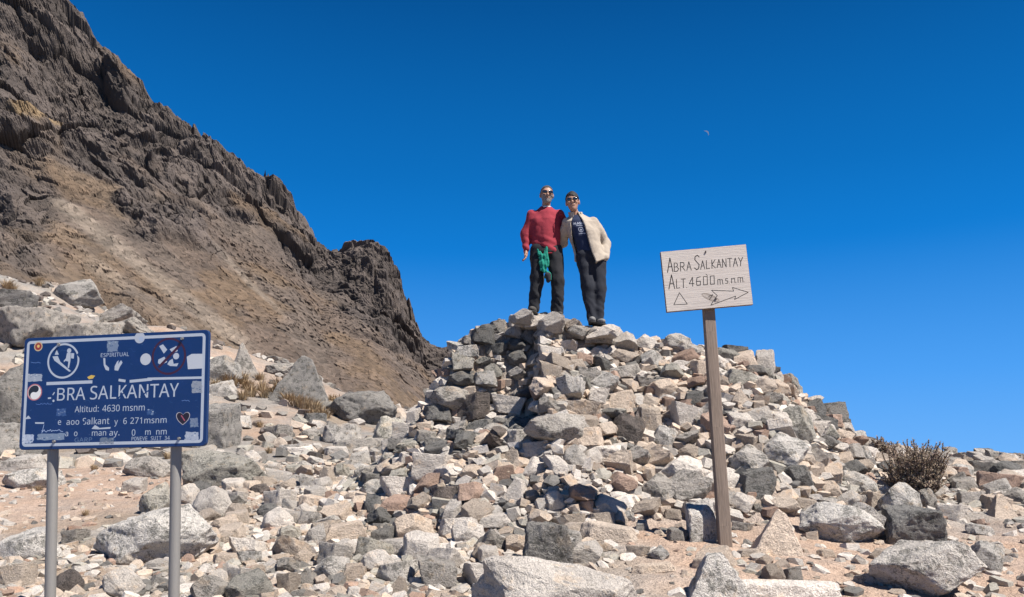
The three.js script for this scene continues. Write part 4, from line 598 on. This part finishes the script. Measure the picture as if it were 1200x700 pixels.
function handParts(w, dir, side, curl) {          // wrist, pointing direction, thumb side
  const d = V(...dir).normalize(), s = V(...side).normalize(), n = V(0, 0, 0).crossVectors(d, s), P0 = V(...w), pt = (a, b, c) => { const q = P0.clone().addScaledVector(d, a).addScaledVector(s, b).addScaledVector(n, c); return [q.x, q.y, q.z]; };
  const bones = [[pt(0, 0, 0), pt(.045, .008, 0), .024, .026], [pt(.045, .012, 0), pt(.085, .018, 0), .022, .017], [pt(.045, -.012, 0), pt(.082, -.018, 0), .022, .016]];
  [[.026, .072], [.009, .082], [-.009, .077], [-.026, .060]].forEach(([b, L]) => { bones.push([pt(.082, b, 0), pt(.082 + L * .5, b * 1.08, curl * .012), .0095, .009], [pt(.082 + L * .5, b * 1.08, curl * .012), pt(.082 + L * .9, b * 1.1, curl * .040), .009, .0075]); });
  bones.push([pt(.02, .022, 0), pt(.055, .048, curl * .012), .013, .011], [pt(.055, .048, curl * .012), pt(.088, .054, curl * .028), .011, .009]);
  return (x, y, z) => { let q = 9; for (const b of bones) q = smin(q, cone(x, y, z, b[0], b[1], b[2], b[3]), .006); return q; };
}
// a head: c its middle, facing +z turned by yaw and tilted sideways by roll
function headField(c, yaw, roll, wide, k = 1) {
  const cy = Math.cos(yaw), sy = Math.sin(yaw), cr = Math.cos(roll), sr = Math.sin(roll);
  const local = (x, y, z) => { let a = x - c[0], b = y - c[1], d = z - c[2]; [a, b] = [a * cr + b * sr, -a * sr + b * cr]; [a, d] = [a * cy - d * sy, a * sy + d * cy]; return [a / k, b / k, d / k]; };
  const skin = (x, y, z) => { const [a, b, d] = local(x, y, z); let q = egg(a, b, d, [0, .03, -.012], [.074 * wide, .088, .094]); q = smin(q, egg(a, b, d, [0, -.045, .022], [.056 * wide, .068, .064]), .04); q = smin(q, egg(a, b, d, [0, -.092, .052], [.024, .022, .026]), .03);
    q = smin(q, cone(a, b, d, [0, .02, .078], [0, -.022, .102], .009, .014), .012); q = smin(q, cone(a, b, d, [-.03, .034, .07], [.03, .034, .07], .012, .012), .02); q = smin(q, cone(a, b, d, [-.018, -.052, .081], [.018, -.052, .081], .0085, .0085), .008); q = Math.max(q, -cone(a, b, d, [-.02, -.047, .094], [.02, -.047, .094], .003, .003));
    for (const s of [-1, 1]) { q = smin(q, egg(a, b, d, [s * .078 * wide, -.002, -.012], [.010, .032, .019]), .008); q = smin(q, egg(a, b, d, [s * .040, -.018, .062], [.02, .016, .018]), .02); } return q * k; };
  const put = o => { o.position.set(...c); o.rotation.set(0, yaw, roll, 'ZYX'); o.scale.setScalar(k); return o; };
  return { local, skin, put };
}
const skinM = new THREE.MeshPhysicalMaterial({ color: new THREE.Color(.34, .185, .125), roughness: .55, sheen: .2 });
const cloth = (r, g, b) => std(r, g, b, .92, { bumpMap: texDirtBump, bumpScale: .0015 });
const withUV = (g, s = 4) => { const p = g.attributes.position, uv = new Float32Array(p.count * 2); for (let i = 0; i < p.count; i++) uv.set([(p.getX(i) + p.getZ(i) * .7) * s, p.getY(i) * s], i * 2); g.setAttribute('uv', new THREE.BufferAttribute(uv, 2)); return g; };
const plainMerge = list => mergeGeometries(list.map(g => { const q = new THREE.BufferGeometry(); q.setAttribute('position', g.attributes.position); q.setAttribute('normal', g.attributes.normal); q.setIndex(g.index); return q; }));
function glasses(hd, parent, col) {
  const lens = [], sh = s => { const q = new THREE.SphereGeometry(1, 14, 10); q.scale(.030, .0215, .008); q.rotateY(s * .28); q.translate(s * .034, .012, .098); return q; };
  const o = new THREE.Group(); o.name = 'sunglasses'; hd.put(o); parent.add(o);
  for (const s of [-1, 1]) mesh('lens', sh(s), new THREE.MeshPhysicalMaterial({ color: new THREE.Color(.012, .012, .015), roughness: .08, clearcoat: 1 }), o);
  mesh('frame', mergeGeometries([pole(V(-.062, .018, .088), V(-.078, .014, -.01), .003, .003, 6), pole(V(.062, .018, .088), V(.078, .014, -.01), .003, .003, 6), pole(V(-.012, .017, .104), V(.012, .017, .104), .003, .003, 6)]), std(.02, .02, .022, .3), o);
}
const standOn = (u, v, D) => at(u, v, D);
function shoeOn(root, pos, turn, col) {           // a boot with its sole, and the cairn's stone it stands on
  const s = mesh('shoe', surface((a, b, c) => { let d = egg(a, b, c, [0, .045, .075], [.046, .042, .095]); d = smin(d, egg(a, b, c, [0, .05, -.03], [.042, .048, .075]), .05); d = smin(d, cone(a, b, c, [0, .06, -.03], [0, .15, -.035], .048, .052), .04); return Math.max(d, .014 - b); }, [-.08, -.01, -.13], [.08, .17, .2], .007), std(...col, .85), root); s.position.set(...pos); s.rotation.y = turn;
  mesh('sole', surface((a, b, c) => Math.max(Math.hypot(a / .05, Math.max(0, Math.abs(c - .03) - .085) / .055) * .05 - .05, Math.abs(b - .009) - .009), [-.08, -.02, -.14], [.08, .04, .2], .006), std(.03, .03, .03, .9), s);
  const w = root.localToWorld(V(...pos)), put = (dx, dz, top, sx, sy, sz, tone, kind) => { const o = setStone('stone', kind, tone, V(w.x + dx, w.y + top - sy * .46, w.z + dz), V(sx, sy, sz), [0, rr(-.3, .3), rr(-.06, .06)]); o.position.sub(cairn.position); cairn.add(o); };
  put(.01, .03, .004, .40, .26, .38, pick('wtg'), 'block');
  return put;
}
{ // ------------------------------------------------ person in the red sweater
  const root = thing('person', standOn(640.5, 371, 10.72)), H = headField([.01, 1.638, .035], .10, -.03, 1, 1.1);
  const legs = [[[-.10, .90, 0, .115], [-.125, .50, .03, .088], [-.165, .10, 0, .074]], [[.10, .90, 0, .115], [.145, .47, .045, .088], [.145, .03, .01, .076]]];
  const torsoRows = [[.80, 0, .185, 0, .125], [1.0, 0, .19, .012, .128], [1.15, 0, .200, .012, .128], [1.30, 0, .215, .008, .125], [1.40, 0, .188, -.005, .105], [1.465, 0, .105, -.012, .078], [1.50, 0, .062, -.01, .062]];
  const armR = [[-.185, 1.375, -.005, .074], [-.265, 1.12, -.03, .066], [-.272, .885, .03, .050]], armL = [[.185, 1.375, -.01, .074], [.30, 1.22, -.15, .064], [.47, 1.19, -.20, .048]];
  const core = (x, y, z) => { let d = loft(x, y, z, torsoRows) + .03; d = smin(d, cone(x, y, z, [0, 1.42, -.01], [.008, 1.60, .012], .056, .052), .03); for (const a of [armR, armL]) d = smin(d, chain(x, y, z, a) + .02, .03); for (const l of legs) d = smin(d, chain(x, y, z, l) + .025, .03); return d; };
  const hand = handParts([-.272, .885, .032], [.0, -1, .12], [.25, 0, 1], 1), hand2 = handParts([.47, 1.19, -.20], [1, .1, .1], [0, 1, .2], 1);
  const body = plainMerge([surface(core, [-.42, .0, -.3], [.56, 1.62, .2], .014), surface((x, y, z) => smin(H.skin(x, y, z), cone(x, y, z, [0, 1.45, -.01], [.008, 1.60, .012], .057, .053), .02), [-.11, 1.47, -.11], [.13, 1.82, .17], .005), surface(hand, [-.36, .68, -.06], [-.19, .92, .14], .004), surface(hand2, [.44, 1.1, -.3], [.68, 1.28, -.1], .004)]);
  mesh('body', body, skinM, root);
  mesh('sweater', withUV(surface((x, y, z) => { let d = loft(x, y, z, torsoRows); for (const a of [armR, armL]) d = smin(d, chain(x, y, z, a, .04), .035); d += fold(x, y, z, .013, 8) + .006 * Math.sin(y * 60 + x * 25) * smooth(1.12, .9, y); d = Math.max(d, .835 - y - .02 * Math.cos(x * 9) + (x < -.215 || x > .21 ? -9 : 0)); d = Math.max(d, -(egg(x, y, z, [.005, 1.50, .035], [.066, .032, .09]))); return d; }, [-.38, .78, -.28], [.56, 1.54, .2], .01)), cloth(.25, .020, .034), root);
  mesh('undershirt', surface((x, y, z) => Math.abs(cone(x, y, z, [0, 1.445, -.008], [.004, 1.487, .0], .070, .064)) - .006 + (y > 1.487 || y < 1.44 ? .02 : 0), [-.1, 1.42, -.1], [.1, 1.51, .1], .005), cloth(.62, .60, .58), root);
  mesh('trousers', withUV(surface((x, y, z) => { let d = egg(x, y, z, [0, .90, .0], [.185, .13, .125]); d = smin(smin(d, chain(x, y, z, legs[0]), .03), chain(x, y, z, legs[1]), .03) + fold(x, y, z, .011, 11) + .004 * Math.sin(y * 48 + x * 60 + 5 * n3(x * 6, y * 6, z * 6)) * smooth(.5, .2, y); return Math.max(d, y - .96, .03 - y); }, [-.32, -.02, -.2], [.3, .98, .2], .012)), cloth(.009, .0095, .013), root);
  const waist = (x, y, z) => { const d = loft(x, y, z, [[.80, 0, .20, .0, .138], [.98, 0, .20, .005, .142]]); return Math.max(d, -(d + .012), Math.abs(y - .885 + .03 * Math.cos(x * 8)) - .022); };
  mesh('waist_strap', surface(waist, [-.24, .78, -.18], [.24, 1.0, .18], .008), cloth(.012, .012, .014), root);
  const jk = mesh('tied_jacket', withUV(surface((x, y, z) => { const f = .02 * Math.sin(y * 26 + 1) + .014 * Math.sin(y * 61), zz = .135 + (z - .135) * 1.7; let d = chain(x - f, y, zz, [[-.10, .86, .13, .025], [-.06, .79, .135, .042], [-.03, .68, .14, .048], [-.015, .59, .14, .038], [.01, .50, .13, .036]], .02); d = smin(d, cone(x, y, zz, [-.02, .88, .13], [.005, .66, .14], .022, .04), .012); d = smin(d, cone(x, y, zz, [-.11, .86, .13], [-.08, .76, .14], .016, .022), .015); d += fold(x, y, z, .022, 17) + .006 * Math.sin(x * 160 + y * 20); d *= .6; return d * 1; }, [-.2, .38, .02], [.12, .94, .25], .008)), cloth(.0, .17, .12), root); jk.userData.label = 'green jacket hanging from the waist';
  mesh('jacket_lining', withUV(surface((x, y, z) => chain(x, y, z, [[.01, .52, .142, .038], [.02, .46, .135, .032]]) + fold(x, y, z, .01, 15), [-.08, .34, .05], [.12, .58, .22], .008)), cloth(.016, .018, .024), jk);
  root.scale.setScalar(1.03); root.updateMatrixWorld(true); { const a = shoeOn(root, [-.17, .03, .02], -.25, [.05, .045, .04]), b = shoeOn(root, [.148, -.045, .03], .2, [.05, .045, .04]); a(-.16, .22, .02, .34, .22, .26, 'w', 'angular'); b(-.10, .24, .05, .40, .30, .26, 'w', 'angular'); b(.18, .20, -.03, .30, .20, .24, 't', 'angular'); }
  const hairy = (lo, m, name, keep, grow) => mesh(name, surface((x, y, z) => { const [a, b, d] = H.local(x, y, z); return Math.max(H.skin(x, y, z) - grow - .0025 * n3(a * 90, b * 90, d * 90), keep(a, b, d)); }, [-.12, 1.5, -.13], [.14, 1.83, .19], .005), m, root);
  mesh('hair', surface((x, y, z) => { const [a, b, d] = H.local(x, y, z), q = egg(a, b, d, [0, .031, -.014], [.0785, .0945, .1]) - .0025 * n3(a * 120, b * 40, d * 60); return Math.max(q, .062 - b + .28 * Math.max(0, d - .02) - 1.3 * Math.max(0, -d + .02) + .014 * n3(a * 38, b * 10, d * 38), -.05 - b) * 1.1; }, [-.12, 1.5, -.13], [.14, 1.83, .19], .0045), std(.05, .045, .043, .95), root);
  hairy(0, std(.20, .175, .16, .95), 'beard', (a, b, d) => Math.max(b + .032 - .45 * Math.max(0, Math.abs(a) - .022), .002 - d, .013 - Math.hypot(a * .45, b + .052)), .0045);
  glasses(H, root); tag(root, 'person in a red sweater with a green jacket at the waist, on the cairn', 'person');
}
{ // ------------------------------------------------ person in the beige jacket
  const root = thing('person', standOn(697, 380, 10.60)), H = headField([-.272, 1.588, .05], -.12, .10, .97, 1.1);
  const legs = [[[-.12, .88, 0, .11], [-.085, .47, .04, .082], [-.035, .07, .03, .07]], [[.055, .88, -.01, .115], [.065, .46, .02, .086], [.035, .05, .0, .07]]];
  const rows = [[.80, -.04, .165, 0, .125], [.95, -.06, .155, .0, .115], [1.10, -.10, .155, .004, .11], [1.25, -.15, .175, .004, .112], [1.345, -.18, .185, -.005, .10], [1.415, -.21, .10, -.01, .07], [1.46, -.235, .055, -.008, .055]];
  const coat = [[.76, -.035, .215, .005, .165], [.90, -.06, .20, .005, .155], [1.05, -.09, .19, .005, .145], [1.20, -.135, .20, .005, .142], [1.33, -.17, .212, -.002, .128], [1.40, -.20, .135, -.01, .095], [1.47, -.23, .072, -.012, .072]];
  const armL = [[.005, 1.335, -.005, .074], [.155, 1.07, -.075, .066], [.150, .86, .045, .054]], armR = [[-.34, 1.325, -.02, .072], [-.40, 1.12, -.20, .058], [-.50, 1.05, -.40, .044]];
  const core = (x, y, z) => { let d = loft(x, y, z, rows) + .03; d = smin(d, cone(x, y, z, [-.225, 1.40, -.01], [-.27, 1.56, .02], .049, .046), .03); for (const a of [armL, armR]) d = smin(d, chain(x, y, z, a) + .024, .03); for (const l of legs) d = smin(d, chain(x, y, z, l) + .03, .03); return d; };
  const h1 = handParts([.145, .87, .04], [-.6, -.8, -.1], [-.3, .1, 1], 1), h2 = handParts([-.50, 1.05, -.40], [-1, -.1, .0], [0, 1, .1], 1);
  mesh('body', plainMerge([surface(core, [-.6, 0, -.5], [.28, 1.6, .2], .014), surface((x, y, z) => smin(H.skin(x, y, z), cone(x, y, z, [-.228, 1.41, -.01], [-.27, 1.56, .02], .05, .047), .02), [-.40, 1.42, -.1], [-.15, 1.79, .19], .005), surface(h1, [-.02, .68, -.06], [.25, .94, .16], .004), surface(h2, [-.72, .95, -.5], [-.47, 1.14, -.3], .004)]), skinM, root);
  const shirtField = (x, y, z) => Math.max(loft(x, y, z, rows) + fold(x, y, z, .005, 11), -egg(x, y, z, [-.235, 1.455, .03], [.06, .035, .08]), .885 - y);
  const shirt = mesh('shirt', withUV(surface(shirtField, [-.42, .84, -.15], [.16, 1.5, .16], .01)), cloth(.011, .02, .055), root);
  mesh('trousers', withUV(surface((x, y, z) => { let d = egg(x, y, z, [-.035, .90, .0], [.175, .13, .122]); d = smin(smin(d, chain(x, y, z, legs[0]), .03), chain(x, y, z, legs[1]), .03) + fold(x, y, z, .011, 11) + .004 * Math.sin(y * 50 + x * 60 + 5 * n3(x * 6, y * 6, z * 6)) * smooth(.45, .15, y); return Math.max(d, y - .97, .03 - y); }, [-.28, -.02, -.2], [.24, .99, .2], .012)), cloth(.010, .012, .020), root);
  const left = y => poly([[.7, -.34], [.85, -.275], [1.0, -.265], [1.15, -.285], [1.30, -.30], [1.38, -.275], [1.48, -.26]], y), right = y => poly([[.7, .02], [.80, .0], [.95, -.055], [1.10, -.09], [1.25, -.125], [1.35, -.16], [1.42, -.195], [1.48, -.215]], y);
  mesh('jacket', withUV(surface((x, y, z) => { let t = loft(x, y, z, coat), a = smin(chain(x, y, z, armL, .04), chain(x, y, z, armR, .04), .02); const wr = fold(x, y, z, .017, 8); let d = smin(t, a, .03) + wr; d = Math.max(d, -(t + .03 + wr)); const hem = poly([[-.4, .845], [-.25, .82], [-.1, .86], [0, .76], [.08, .80], [.2, .86]], x); d = Math.max(d, Math.max(hem - y, -(a + .01 > 0 ? 9 : -9)) > 0 && a > .01 ? hem - y : -9); if (z > 0) d = Math.max(d, Math.min(x - left(y), right(y) - x)); return d; }, [-.6, .72, -.48], [.28, 1.5, .22], .009)), cloth(.35, .295, .235), root);
  mesh('collar', withUV(surface((x, y, z) => { const ax = -.225 - (y - 1.42) * .2, d = Math.abs(Math.hypot((x - ax) / .082, (z + .005) / .085) - 1) * .082 - .011; return Math.max(d, 1.385 - y, y - 1.475 + .25 * Math.max(0, z), z > .0 ? Math.min(x - left(y) - .01, right(y) + .03 - x) : -9); }, [-.36, 1.36, -.12], [-.08, 1.5, .12], .007)), cloth(.37, .312, .25), root);
  root.scale.setScalar(1.05); root.updateMatrixWorld(true); { const a = shoeOn(root, [-.035, -.01, .03], -.1, [.16, .155, .15]), b = shoeOn(root, [.045, -.03, .0], .35, [.16, .155, .15]); b(.14, .12, .0, .34, .20, .26, 'w', 'round'); a(-.2, .15, -.04, .3, .2, .26, 'g', 'angular'); }
  mesh('hair', surface((x, y, z) => { const [a, b, d] = H.local(x, y, z), lock = n3(a * 55, b * 14, d * 30), q = egg(a, b, d, [0, .034, -.014], [.081, .104, .106]) - .005 * lock; return Math.max(q, .058 - b + .05 * Math.max(0, d) - .30 * a - 1.2 * Math.max(0, -d + .03) + .020 * n3(a * 42, b * 8, d * 24), -.048 - b + .01 * lock) * 1.1; }, [-.42, 1.44, -.13], [-.13, 1.82, .2], .0045), std(.010, .008, .008, .75), root);
  glasses(H, root);
  { // print on the shirt
    const c = document.createElement('canvas'); c.width = 360; c.height = 420; const x = c.getContext('2d'); x.fillStyle = '#1b2644'; x.fillRect(0, 0, 360, 420); x.fillStyle = x.strokeStyle = '#b9bdc6'; x.textAlign = 'center'; x.font = 'bold 84px sans-serif'; x.fillText('ALASKA', 180, 95, 330); for (let k = 0; k < 9; k++) x.fillRect(92 + k * 20, 122, 13, 18); x.lineWidth = 16; x.beginPath(); x.arc(180, 245, 62, 0, 7); x.stroke(); x.beginPath(); x.moveTo(140, 270); x.lineTo(170, 215); x.lineTo(190, 245); x.lineTo(205, 225); x.lineTo(225, 270); x.fill(); for (let k = 0; k < 6; k++) x.fillRect(96 + k * 30, 338, 20, 28);
    const g = new THREE.PlaneGeometry(.17, .2, 14, 16), p = g.attributes.position; for (let i = 0; i < p.count; i++) { const py = p.getY(i) + 1.225, px = p.getX(i) - .178 - (py - 1.225) * .28; let z = .17; for (let k = 0; k < 90 && z > .03; k++) { const d = shirtField(px, py, z); if (d < .0008) break; z -= Math.max(.0006, d * .6); } p.setXYZ(i, px, py, z + .003); } g.computeVertexNormals();
    mesh('shirt_print', g, new THREE.MeshStandardMaterial({ map: canvasTexture(c), roughness: .92 }), shirt);
  }
  tag(root, 'person in an open beige jacket over a navy printed shirt, standing on the cairn', 'person');
}

renderer.render(scene, camera);
